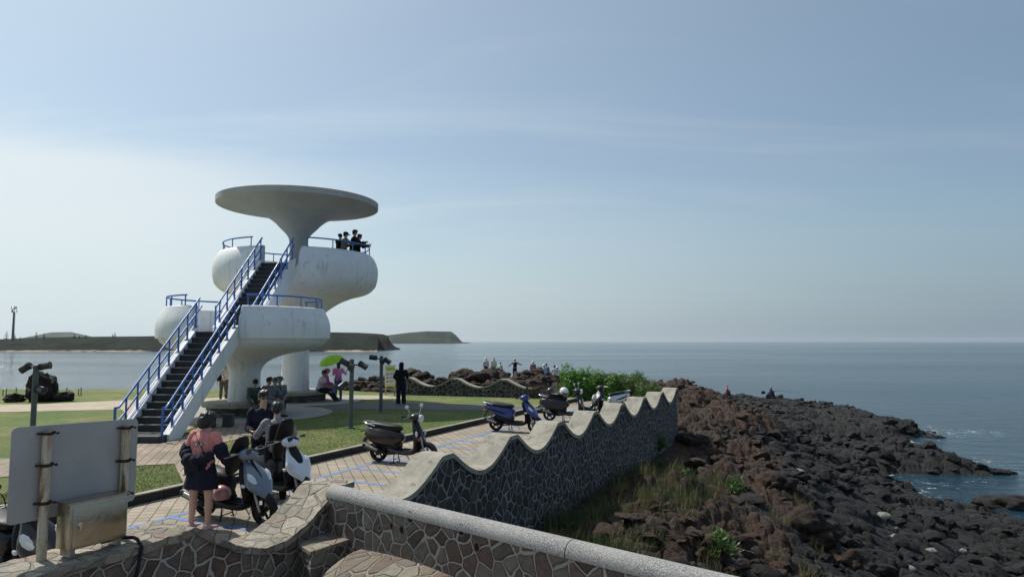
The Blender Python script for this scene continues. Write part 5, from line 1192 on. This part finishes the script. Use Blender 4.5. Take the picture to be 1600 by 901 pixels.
    if rack: MB().tube([(-.62, -.14, .79), (-.80, -.155, .83), (-.97, -.11, .86), (-1.0, 0, .865), (-.97, .11, .86), (-.80, .155, .83), (-.62, .14, .79)], .014, 10).build('grab_rail', STEELM if not retro else CHROME, o, ang=60)
    b = MB()
    for k in (-1, 1): b.tube([(-.16, k*.06, .24), (-.14, k*.12, .015), (-.22, k*.14, .012)], .011, 8)
    b.tube([(-.145, -.11, .08), (-.145, .11, .08)], .009, 8); b.build('centre_stand', BLACKP, o, ang=50)
    MB().tube([(-.05, .12, .26), (.02, .22, .10), (.03, .26, .012)], .011, 8).build('side_stand', STEELM, o, ang=50)
    MB().box((.30, 0, .62), (.03, .02, .06), bev=.006).build('hook', BLACKP, o, ang=40)
    return o
BROWN = paint('glossy dark brown paint', (.018, .008, .007), .3, .25); BLUEP = paint('metallic blue paint', (.009, .035, .22), .28, .4); GREYB = paint('blue grey metallic paint', (.13, .17, .225), .25, .8); WHTP = paint('pearl white paint', (.66, .70, .76), .25, .8); MBLK = paint('satin charcoal paint', (.016, .018, .024), .42, .15); GBLK = paint('gloss black paint', (.008, .008, .010), .28, .3)
hy = math.atan2(-.425, .905)
S_A = scooter('blue-grey and black scooter with its seat lifted open, beside the woman in pink', G(413, 821, 0), math.atan2(-.47, .88), BLACKP, GREYB, BLACKP, inset=.35, seat_up=True, mirrors=False)
S_B = scooter('white and black scooter with its seat lifted open, parked second from the camera', G(474, 790, 0), math.atan2(-.62, .78), MBLK, WHTP, BLACKP, inset=1.5, seat_up=.88, mirrors=False)
S_C = scooter('dark brown retro scooter with round headlight parked alone in the middle of the bay', G(667, 727, 0), hy, BROWN, style='retro')
S_D = scooter('blue and black scooter parked beyond the brown one', G(836, 676, 0), hy, BLUEP, BLUEP, BLACKP)
S_E = scooter('charcoal scooter with helmets on it, parked beyond the blue one', (2.45, 22.75, 0), hy+.1, MBLK, MBLK, GBLK, style='retro')
S_F = scooter('black scooter with white tail and cowl, its nose turned left towards the helmets', (2.95, 24.3, 0), R(212), WHTP, MBLK, GBLK)
S_G = scooter('black scooter half hidden behind the grey sign board at the left edge', (-4.60, 7.0, 0), math.atan2(-.5, .86), GBLK, GBLK, BLACKP)
def helmet(label, p, rz, m, tilt=0, r=.13, visor=True):
    o = thing('helmet', label, 'helmet', p, rz); o.rotation_euler = (0, tilt, rz); rs = []
    for i in range(12):
        t = i/11*2.15; rr_ = r*math.sin(max(t, .03)); z = r*1.02*math.cos(t); rs.append([(rr_*1.12*math.cos(2*PI*k/28), rr_*math.sin(2*PI*k/28), z) for k in range(28)])
    MB().rings(rs+[[(x*.9, y*.9, z) for x, y, z in q] for q in rs[:2:-1]]).build('shell', m, o, ang=50)
    if visor:
        rs = [[(r*1.14*k_*math.cos(a)*math.cos(e), r*1.02*k_*math.sin(a)*math.cos(e), r*math.sin(e)) for k_, a in [(1.03, -1.1+2.2*j/12) for j in range(13)]+[(1.0, 1.1-2.2*j/12) for j in range(13)]] for e in (-.45, -.2, .05, .25)]
        MB().rings(rs).build('visor', simple('smoked visor', (.05, .045, .04), .1, 0, .1, 4, 0, 0, 1), o, ang=60)
        MB().box((0, 0, -r*.48), (r*2.1, r*2.0, .02), bev=.008).build('rim_trim', BLACKP, o, ang=50) if False else None
    return o
def sc_pt(s_, x, y, z): return s_.matrix_basis @ V3(x, y, z)
bpy.context.view_layer.update()
helmet('dull pink round helmet resting on the floorboard of the nearest scooter', sc_pt(S_A, -.06, -.14, .43), 2.4, simple('dusty pink gloss', (.42, .19, .19), .3, 0, .1, 5, 0, 0, .5), visor=False)
helmet('black open face helmet on the rear of the charcoal scooter', sc_pt(S_E, -.58, 0, .97), hy, GBLK)
helmet('white full helmet hanging at the front of the charcoal scooter seat', sc_pt(S_E, -.10, -.05, .98), hy-.5, paint('white helmet gloss', (.72, .73, .74), .2, .8), tilt=.45, r=.145)
j_ = thing('folded_jacket', 'dark jacket with pale edges lying on the seat of the charcoal scooter', 'jacket', sc_pt(S_E, -.38, 0, .86), hy)
b = MB(); b.ell((0, 0, 0), (.24, .15, .05)); b.ell((-.14, .03, .03), (.14, .13, .045)); b.ell((.15, -.04, .02), (.16, .12, .05)); remesh(b, 'cloth', NAVY, .012, j_); MB().tube([(-.24, -.06, .03), (-.1, -.13, .05), (.1, -.13, .05), (.2, -.1, .03)], .012, 6).build('pale_edge', WHT, j_)
# ---------------------------------------------------------------- boulders
def boulder(name, label, p, r, seed, m, group=None, cat='boulder', sq=1.0, det=4, amp=.35, rz=0):
    bm = bmesh.new(); bmesh.ops.create_icosphere(bm, subdivisions=det, radius=1)
    rr_ = random.Random(seed); off = V3(rr_.uniform(-50, 50), rr_.uniform(-50, 50), rr_.uniform(-50, 50))
    for v in bm.verts:
        c = v.co.copy(); q = c*1.1+off; n = noise.fractal(q, .9, 2.1, 5)*amp; w_ = noise.voronoi(c*1.7+off)[0]; n += (w_[0]-.45)*-.45*amp*2
        n -= max(0, .13-(w_[1]-w_[0]))*1.3
        v.co = c*(1+n); v.co.z = v.co.z*sq; v.co = V3(v.co.x*r[0], v.co.y*r[1], v.co.z*r[2])
    me = bpy.data.meshes.new(name); bm.to_mesh(me); bm.free(); me.materials.append(m); me.shade_smooth()
    o = link_mesh(name, me, None, p, (0, 0, rz)); return tag(o, label, cat, group)
BRK = rock_mat('lit brown lava boulder', False, .9)
# left: the big dark boulder and its two companions
q = G(50, 628, LZ); boulder('boulder', 'big dark boulder standing on the left lawn by the sea', (q.x, q.y+.6, LZ+.52), (.62, .6, .66), 5, ROCKB, amp=.30, sq=1.0)
q = G(90, 627, LZ); boulder('boulder', 'low flat dark rock right of the big boulder on the left lawn', (q.x, q.y+.3, LZ+.14), (.46, .4, .26), 8, ROCKB)
q = G(14, 628, LZ); boulder('boulder', 'low dark rock at the left edge of the lawn, left of the big boulder', (q.x, q.y+.3, LZ+.10), (.40, .35, .22), 9, ROCKB)
# heap behind the low wavy wall
ORD = ['leftmost', 'second', 'third', 'fourth', 'fifth', 'sixth', 'seventh', 'eighth', 'ninth', 'tenth', 'eleventh', 'twelfth', 'thirteenth', 'fourteenth', 'fifteenth', 'sixteenth', 'seventeenth', 'eighteenth', 'nineteenth', 'twentieth', 'twenty-first', 'twenty-second', 'twenty-third']
def ordl(pxs, i, what):
    k = sorted(range(len(pxs)), key=lambda j: pxs[j]).index(i); return (ORD[k]+' ' if k == 0 else ORD[k]+' from left, ')+what
spots = [(725, 592, 46, 2.2, 1.15), (715, 590, 48, 1.5, 1.0), (737, 588, 49, 1.7, .9), (752, 592, 46, 1.8, .9), (768, 590, 52, 2.0, 1.25), (777, 587, 55, 1.7, 1.1), (765, 603, 42, 1.6, .7), (790, 597, 48, 1.8, .6), (806, 596, 50, 1.7, .6), (824, 588, 52, 1.9, .9), (837, 586, 56, 1.6, 1.0), (815, 602, 44, 1.3, .6), (833, 600, 45, 1.5, .6), (845, 594, 50, 1.5, .8), (700, 600, 44, 1.3, .6), (690, 597, 44, 1.2, .6), (745, 603, 41, 1.1, .5), (780, 606, 40, 1.0, .5), (660, 590, 46, 1.6, .75), (672, 600, 42, 1.3, .5), (646, 585, 48, 1.7, .8), (640, 597, 43, 1.2, .6)]
for i, (px, py, Y, w_, h) in enumerate(spots):
    d_ = D(px, py, Y); s_ = Y/1067*1.0
    boulder('boulder', ordl([q_[0] for q_ in spots], i, 'brown lava boulder heaped behind the low wavy wall'), (d_.x, d_.y, d_.z-.1*h), (w_*.52, w_*.5, h*.62), 40+i, BRK, 'boulders heaped behind the low wavy wall', rz=i*1.3, amp=.42)
# dark small lumps left of the notice board
bank = [(562, 604, 38, 1.3, .6), (575, 603, 40, 1.4, .7), (588, 605, 38, 1.2, .6), (600, 601, 40, 1.3, .8), (553, 609, 36, .9, .4), (580, 612, 35.5, 1.1, .35), (595, 612, 35.6, 1.0, .35), (566, 612, 36, 1.0, .35), (620, 594, 44, 1.8, .8), (540, 607, 37, .8, .5)]
for i, (px, py, Y, w_, h) in enumerate(bank):
    d_ = D(px, py, Y); boulder('boulder', ordl([q_[0] for q_ in bank], i, 'rough brown rock in the bank by the notice board'), (d_.x, d_.y, d_.z), (w_*.55, w_*.5, h*.6), 80+i, BRK, 'rocks in the bank by the notice board', rz=i, amp=.5)
# seats of rock under the people out there
for i, (x, y, z, seat, h, Y) in enumerate(ROCKP):
    if Y > 70: continue
    tz = z+(.40 if seat else .0)*h/1.65; gz = Hs(x, y); hh = max(.35, (tz-gz)*.5+.25)
    boulder('boulder', ordl([q_[0]/q_[5] for q_ in ROCKP], i, 'flat topped rock carrying the visitors by the sea'), (x, y+.1, tz-hh*.93), (.85, .7, hh), 120+i, BRK, 'rocks the visitors stand on', amp=.22)
for i, k in enumerate((-2, -1)):
    x, y, z, seat, h, Y = ROCKP[k]; tz = z+.36; gz = Hs(x, y); hh = max(.25, tz-gz+.15)
    boulder('boulder', 'black lava block the angler in %s sits on' % ('red', 'blue')[i], (x, y, tz-hh*.9), (.6, .5, hh), 150+i*5, ROCKB, amp=.2)
# loose lava rubble over the shelf and the slope, far too many to count
def rubble():
    g = np.random.default_rng(77); protos = []
    for k in range(10):
        bm = bmesh.new(); bmesh.ops.create_icosphere(bm, subdivisions=3 if k < 4 else 2, radius=1); V = np.array([v.co[:] for v in bm.verts]); F = np.array([[v.index for v in f.verts] for f in bm.faces]); bm.free()
        for _ in range(13):
            n = g.normal(size=3); n /= np.linalg.norm(n); c = g.uniform(.46, .82); d = V@n; m_ = d > c; V[m_] -= np.outer(d[m_]-c, n)*.985
        V += (np.stack([fbmn(V[:, 0]*3+k*9+q, V[:, 1]*3+V[:, 2]*2.1, 1.0, k+q*3., 3) for q in range(3)], 1)-.5)*.34
        protos.append((V, F))
    pts = []
    # (count, radius range along view distance, size range)
    for cnt, r0, r1, s0, s1 in ((3400, 8, 26, .05, .34), (5200, 20, 50, .10, .50), (5200, 40, 105, .20, .68)):
        an = np.radians(g.uniform(0, 41, cnt)); rad = (g.uniform(r0**1.4, r1**1.4, cnt))**(1/1.4); x = rad*np.sin(an); y = rad*np.cos(an); s_ = s0+(s1-s0)*g.uniform(0, 1, cnt)**2.2
        pts.append(np.stack([x, y, s_], 1))
    pts = np.concatenate(pts); z, br, ds, dp = terrain_h(pts[:, 0], pts[:, 1]); ok = (dp > .5+pts[:, 2]*.6) & (ds > .2) & (z > SEA-.3) & ~((br > .6) & (pts[:, 2] > .45)) & ~((br > .5) & (g.uniform(0, 1, len(pts)) < .62)) & ~((fbmn(pts[:, 0], pts[:, 1]*1.4, 7, 88) > .57) & (g.uniform(0, 1, len(pts)) < .85))
    pts, z, br = pts[ok], z[ok], br[ok]; VV = []; FF = []; BB = []; base = 0
    for i in range(len(pts)):
        V, F = protos[g.integers(0, 4)] if pts[i, 2] > .55 or pts[i, 1] < 16 else protos[g.integers(4, 10)]
        a = g.uniform(0, 6.28); c, s = math.cos(a), math.sin(a); s_ = pts[i, 2]; sc = np.array([s_*g.uniform(.85, 1.35), s_*g.uniform(.7, 1.0), s_*g.uniform(.38, .72)])
        tx = g.uniform(-.3, .3); W = V*sc; W = np.stack([W[:, 0], W[:, 1]*math.cos(tx)-W[:, 2]*math.sin(tx), W[:, 1]*math.sin(tx)+W[:, 2]*math.cos(tx)], 1)
        W = np.stack([W[:, 0]*c-W[:, 1]*s, W[:, 0]*s+W[:, 1]*c, W[:, 2]], 1)+np.array([pts[i, 0], pts[i, 1], z[i]+sc[2]*.25]); VV.append(W); FF.append(F+base); BB.append(np.full(len(V), br[i])); base += len(V)
    VV = np.concatenate(VV); FF = np.concatenate(FF); BB = np.concatenate(BB); me = bpy.data.meshes.new('lava_rubble'); me.vertices.add(len(VV)); me.vertices.foreach_set('co', VV.astype(np.float32).ravel())
    me.loops.add(FF.size); me.loops.foreach_set('vertex_index', FF.astype(np.int32).ravel()); me.polygons.add(len(FF)); me.polygons.foreach_set('loop_start', np.arange(0, FF.size, 3, dtype=np.int32)); me.polygons.foreach_set('loop_total', np.full(len(FF), 3, np.int32)); me.update(calc_edges=True)
    at = me.attributes.new('rock_type', 'FLOAT', 'POINT'); at.data.foreach_set('value', BB.astype(np.float32)); me.materials.append(bpy.data.materials['shore lava rock']); me.shade_smooth(); me.set_sharp_from_angle(angle=R(28))
    return tag(link_mesh('lava_rubble', me), kind='stuff')
rubble()
# lone pale stones on the shore and half-sunk rocks at the water's edge
PALE = simple('pale shore stone', (.20, .195, .18), .85, 0, .3, 5, .6, .02)
PL = [('round pale grey stone alone on the black shelf, upper one', 1246, 741, .50), ('round pale stone in the middle of the black lava shelf', 1381, 806, .42), ('flat whitish stone on the lower black shelf', 1401, 841, .40), ('small white stone near the bottom edge of the shelf', 1423, 886, .26), ('pale angular stone at the foot of the brown slope', 1455, 859, .30), ('small pale pebble rock beside the lower shelf stones', 1410, 815, .18), ('tiny white stone left of the lower pale stones', 1398, 823, .2), ('pale stone just above the bottom right corner of the shelf', 1505, 858, .22)]
for i, (lab, px, py, r) in enumerate(PL):
    z = -4.5
    for _ in range(8): q = G(px, py, z); z = .5*z+.5*Hs(q.x, q.y)
    q = G(px, py, z+.1); r *= .6; boulder('stone', lab, (q.x, q.y, z+r*.35), (r, r*.85, r*.65), 200+i, PALE, cat='stone', det=3, amp=.18)
LICH = rock_mat('grey lichened boulder', False, .6)
for i, (lab, px, py, r, zz) in enumerate([('large grey lichened boulder on the lower brown slope', 1262, 832, 1.0, -3.0), ('grey lichened rock beside the brown slope, upper middle', 1215, 760, .8, -2.6), ('grey weathered block near the foot of the long wall', 1125, 728, .75, -2.0), ('pale grey block on the upper brown slope', 1080, 690, .8, -1.8), ('rusty orange boulder at the bottom of the brown slope', 1330, 885, .75, -3.8), ('dark overhanging boulder on the upper edge of the brown slope', 1170, 655, 1.0, -2.6)]):
    z = zz
    for _ in range(8): q = G(px, py, z); z = .5*z+.5*Hs(q.x, q.y)
    q = G(px, py, z); r *= .75; boulder('boulder', lab, (q.x, q.y, z+r*.1), (r, r*.8, r*.62), 230+i, BRK if 'orange' in lab or 'dark' in lab else LICH, amp=.4)
for i, (lab, px, py, r) in enumerate([('half sunk black rock just off the tip of the lower spit', 1566, 739, .6), ('half sunk black rock at the right edge below the lower spit', 1578, 790, 1.2), ('second half sunk black rock at the right edge', 1598, 784, .8), ('small wet rock off the tip of the upper spit', 1462, 683, .5)]):
    q = G(px, py, SEA); boulder('rock', lab, (q.x, q.y, SEA), (r*1.6, r, r*.45), 260+i, ROCKB, cat='rock')

# ---------------------------------------------------------------- shrubs
def leaf_mat(name, a, b_):
    t = NT(name); g = t.N.new('ShaderNodeNewGeometry'); c = t.mix(g.outputs['Random Per Island'], a, b_); n = t.noise(t.co('World'), 1.5, 3, .5); c = t.mix(1, c, t.ramp(n, [(.3, (.7, .7, .7)), (.7, (1.3, 1.3, 1.3))]), 'MULTIPLY')
    t.done(c, .45, Transmission_Weight=0.0, Subsurface_Weight=0.0)
    ts = t.N.new('ShaderNodeBsdfTranslucent'); t.L.new(c, ts.inputs[0]); mx = t.N.new('ShaderNodeMixShader'); mx.inputs[0].default_value = .35; t.L.new(t.b.outputs[0], mx.inputs[1]); t.L.new(ts.outputs[0], mx.inputs[2]); t.L.new(mx.outputs[0], t.N['Material Output'].inputs[0]); return t.mat
def shrub(label, c, r, n, leaf, m, seed, wood, stick=0, elong=.55, group=None):
    o = thing('shrub', label, 'shrub', (c[0], c[1], c[2]), 0, group); g = np.random.default_rng(seed)
    cl = 34; cc_ = g.normal(size=(cl, 3)); cc_ /= np.linalg.norm(cc_, axis=1)[:, None]; cc_[:, 2] = np.abs(cc_[:, 2]); cc_ *= (g.uniform(.45, .92, cl))[:, None]; cr = g.uniform(.18, .36, cl)
    k = g.integers(0, cl, n); d = g.normal(size=(n, 3)); d /= np.linalg.norm(d, axis=1)[:, None]; p = cc_[k]+d*(cr[k]*g.uniform(.5, 1.05, n)**.6)[:, None]
    p = p*np.array(r); p[:, 2] = np.maximum(p[:, 2], .02)
    u = g.normal(size=(n, 3)); u /= np.linalg.norm(u, axis=1)[:, None]; u[:, 2] = np.abs(u[:, 2])*.6+.2*stick; u /= np.linalg.norm(u, axis=1)[:, None]; v = np.cross(u, d); v /= np.linalg.norm(v, axis=1)[:, None]+1e-9
    L_ = leaf*g.uniform(.6, 1.3, n)[:, None]; W_ = L_*elong*.5; w3 = np.cross(u, v)*L_*.08
    V = np.stack([p, p+u*L_*.5+v*W_+w3, p+u*L_, p+u*L_*.5-v*W_+w3], 1).reshape(-1, 3)
    me = bpy.data.meshes.new('foliage'); me.vertices.add(4*n); me.vertices.foreach_set('co', V.astype(np.float32).ravel()); me.loops.add(4*n); me.loops.foreach_set('vertex_index', np.arange(4*n, dtype=np.int32)); me.polygons.add(n); me.polygons.foreach_set('loop_start', np.arange(0, 4*n, 4, dtype=np.int32)); me.polygons.foreach_set('loop_total', np.full(n, 4, np.int32)); me.update(calc_edges=True); me.materials.append(m)
    link_mesh('foliage', me, o); b = MB()
    for q in range(cl):
        e = cc_[q]*np.array(r); b.tube([(0+e[0]*.1, e[1]*.1, -.1), (e[0]*.4, e[1]*.4, e[2]*.45), tuple(e)], [.022, .014, .006], 5)
    b.build('branches', wood, o); return o
TWIG = simple('brown twig', (.075, .055, .042), .9, 0, .3, 9, .3)
LG = leaf_mat('glossy bright green leaf', (.042, .14, .014), (.12, .28, .032)); LG2 = leaf_mat('dull green leaf', (.05, .12, .025), (.14, .22, .06)); LD_ = leaf_mat('dry brown leaf', (.05, .038, .028), (.13, .10, .07))
for i, (lab, px, py, Y, r, n, lf, m, st, el) in enumerate([
    ('bright green leafy bush left of centre, behind the helmets', 895, 606, 32.5, (1.25, 1.1, 1.15), 9000, .10, LG, 0, .6),
    ('tallest bright green bush in the middle of the row behind the scooters', 925, 606, 33.5, (1.4, 1.2, 1.22), 10000, .10, LG, 0, .6),
    ('bright green leafy bush right of the middle of the row', 958, 607, 33, (1.3, 1.1, 1.0), 9000, .10, LG, 0, .6),
    ('wispy narrow-leaved green shrub near the end of the long wall', 990, 610, 32.5, (1.1, 1.0, .95), 8000, .17, LG2, 1.6, .16),
    ('low narrow-leaved shrub at the right end of the bushes', 1014, 613, 31.5, (.8, .8, .65), 5000, .15, LG2, 1.4, .18)]):
    d_ = D(px, py, Y); z = -.36; shrub(lab, (d_.x, d_.y, z), (r[0], r[1], r[2]+.55), n, lf, m, 300+i, TWIG, st, el)
# leafless brown bush
d_ = D(838, 620, 31.2); o = thing('dry_bush', 'leafless brown twiggy bush left of the green bushes', 'bush', (d_.x, d_.y, -.3)); b = MB(); g = random.Random(5)
def twig(p, d, l, r, dep):
    q = p+d*l; m_ = p.lerp(q, .5)+V3(g.uniform(-1, 1), g.uniform(-1, 1), g.uniform(-1, 1))*l*.08; b.tube([p, m_, q], [r, r*.8, r*.6], 4)
    if dep:
        for _ in range(3 if dep > 1 else 4): twig(q if g.random() < .6 else m_, (d+V3(g.uniform(-1, 1), g.uniform(-1, 1), g.uniform(-.5, .8))*.75).normalized(), l*g.uniform(.55, .8), r*.6, dep-1)
for k in range(26): a = g.uniform(0, 6.28); twig(V3(g.uniform(-.6, .6), g.uniform(-.4, .4), 0), V3(math.cos(a)*.9, math.sin(a)*.6, 1.1).normalized(), .50, .012, 3)
b.build('twigs', TWIG, o, smooth=False)
shrub('thin dry brown scrub at the foot of the leafless bush', (d_.x+.3, d_.y, -.4), (1.1, .8, 1.0), 3500, .05, LD_, 333, TWIG, 0, .5)

# ---------------------------------------------------------------- wild grass on the slope below the wall
GW = grass_mat('wild grass green', (.02, .045, .01), (.05, .08, .02)); GY = grass_mat('wild grass straw', (.08, .085, .03), (.17, .15, .06))
def tufts(name, cs, m, n, hmin, hmax, wd, seed, spread=.35, lean=.75):
    g = np.random.default_rng(seed); P = []; H_ = []
    for (x, y, sc) in cs:
        k = int(n*sc); a = g.uniform(0, 6.28, k); r_ = spread*sc*np.sqrt(g.uniform(0, 1, k)); xx, yy = x+r_*np.cos(a), y+r_*np.sin(a); zz = terrain_h(xx, yy)[0]; P.append(np.stack([xx, yy, zz-.03], 1)); H_.append(g.uniform(hmin, hmax, k)*sc)
    P = np.concatenate(P); H_ = np.concatenate(H_); return blades(name, P, H_, wd, lean, m, seed)
def slope_pts(n, d0, d1, s0, s1, seed):
    g = random.Random(seed); out = []
    for _ in range(n):
        s_ = g.uniform(s0, s1); d = d0+(d1-d0)*g.random()**1.2; p = W0+WD*s_*WL-WN*d; out.append((p.x, p.y, g.uniform(.6, 1.3)))
    return out
tag(tufts('wild_grass', slope_pts(95, .15, 2.6, -1.0, 4.8, 4), GW, 150, .12, .38, .010, 9), kind='stuff')
tag(tufts('dry_grass', slope_pts(60, .8, 5.5, -2.2, 5.0, 6)+slope_pts(40, .5, 7.5, -3, 1.5, 7), GY, 90, .15, .5, .008, 10, .25), kind='stuff')
for i, (px, py, zz) in enumerate(((1066, 756, -1.9), (1130, 865, -2.2), (1150, 770, -2.2), (1030, 700, -1.7))):
    z = zz
    for _ in range(6): q = G(px, py, z); z = .5*z+.5*Hs(q.x, q.y)
    q = G(px, py, z); lab = ('bright green leafy weed below the long wall', 'pale green weed on rocks near the granite coping', 'small weed on the brown slope beside grey rocks', 'weed growing at the foot of the long wall')[i]
    shrub(lab, (q.x, q.y, z-.02), (.32, .3, .5), 260, .16, LG2, 350+i, TWIG, 1.2, .28)

# ---------------------------------------------------------------- the sea air
hv = MB().box((0, 6500, 30), (27500, 14800, 80)); hz_m = bpy.data.materials.new('sea air'); hz_m.use_nodes = True; nt = hz_m.node_tree; nt.nodes.remove(nt.nodes['Principled BSDF'])
pv = nt.nodes.new('ShaderNodeVolumePrincipled'); pv.inputs['Color'].default_value = (.80, .88, .95, 1); pv.inputs['Density'].default_value = .4e-4; pv.inputs['Anisotropy'].default_value = .3
nt.links.new(pv.outputs[0], nt.nodes['Material Output'].inputs['Volume'])
tag(hv.build('haze', hz_m, smooth=False), kind='stuff')
for m_ in bpy.data.materials:                      # soft dark plastics and rubber reflect little
    if m_.name in ('black vinyl seat', 'matte black plastic', 'tyre rubber', 'navy cloth', 'black cloth'):
        m_.node_tree.nodes['Principled BSDF'].inputs['Specular IOR Level'].default_value = .25
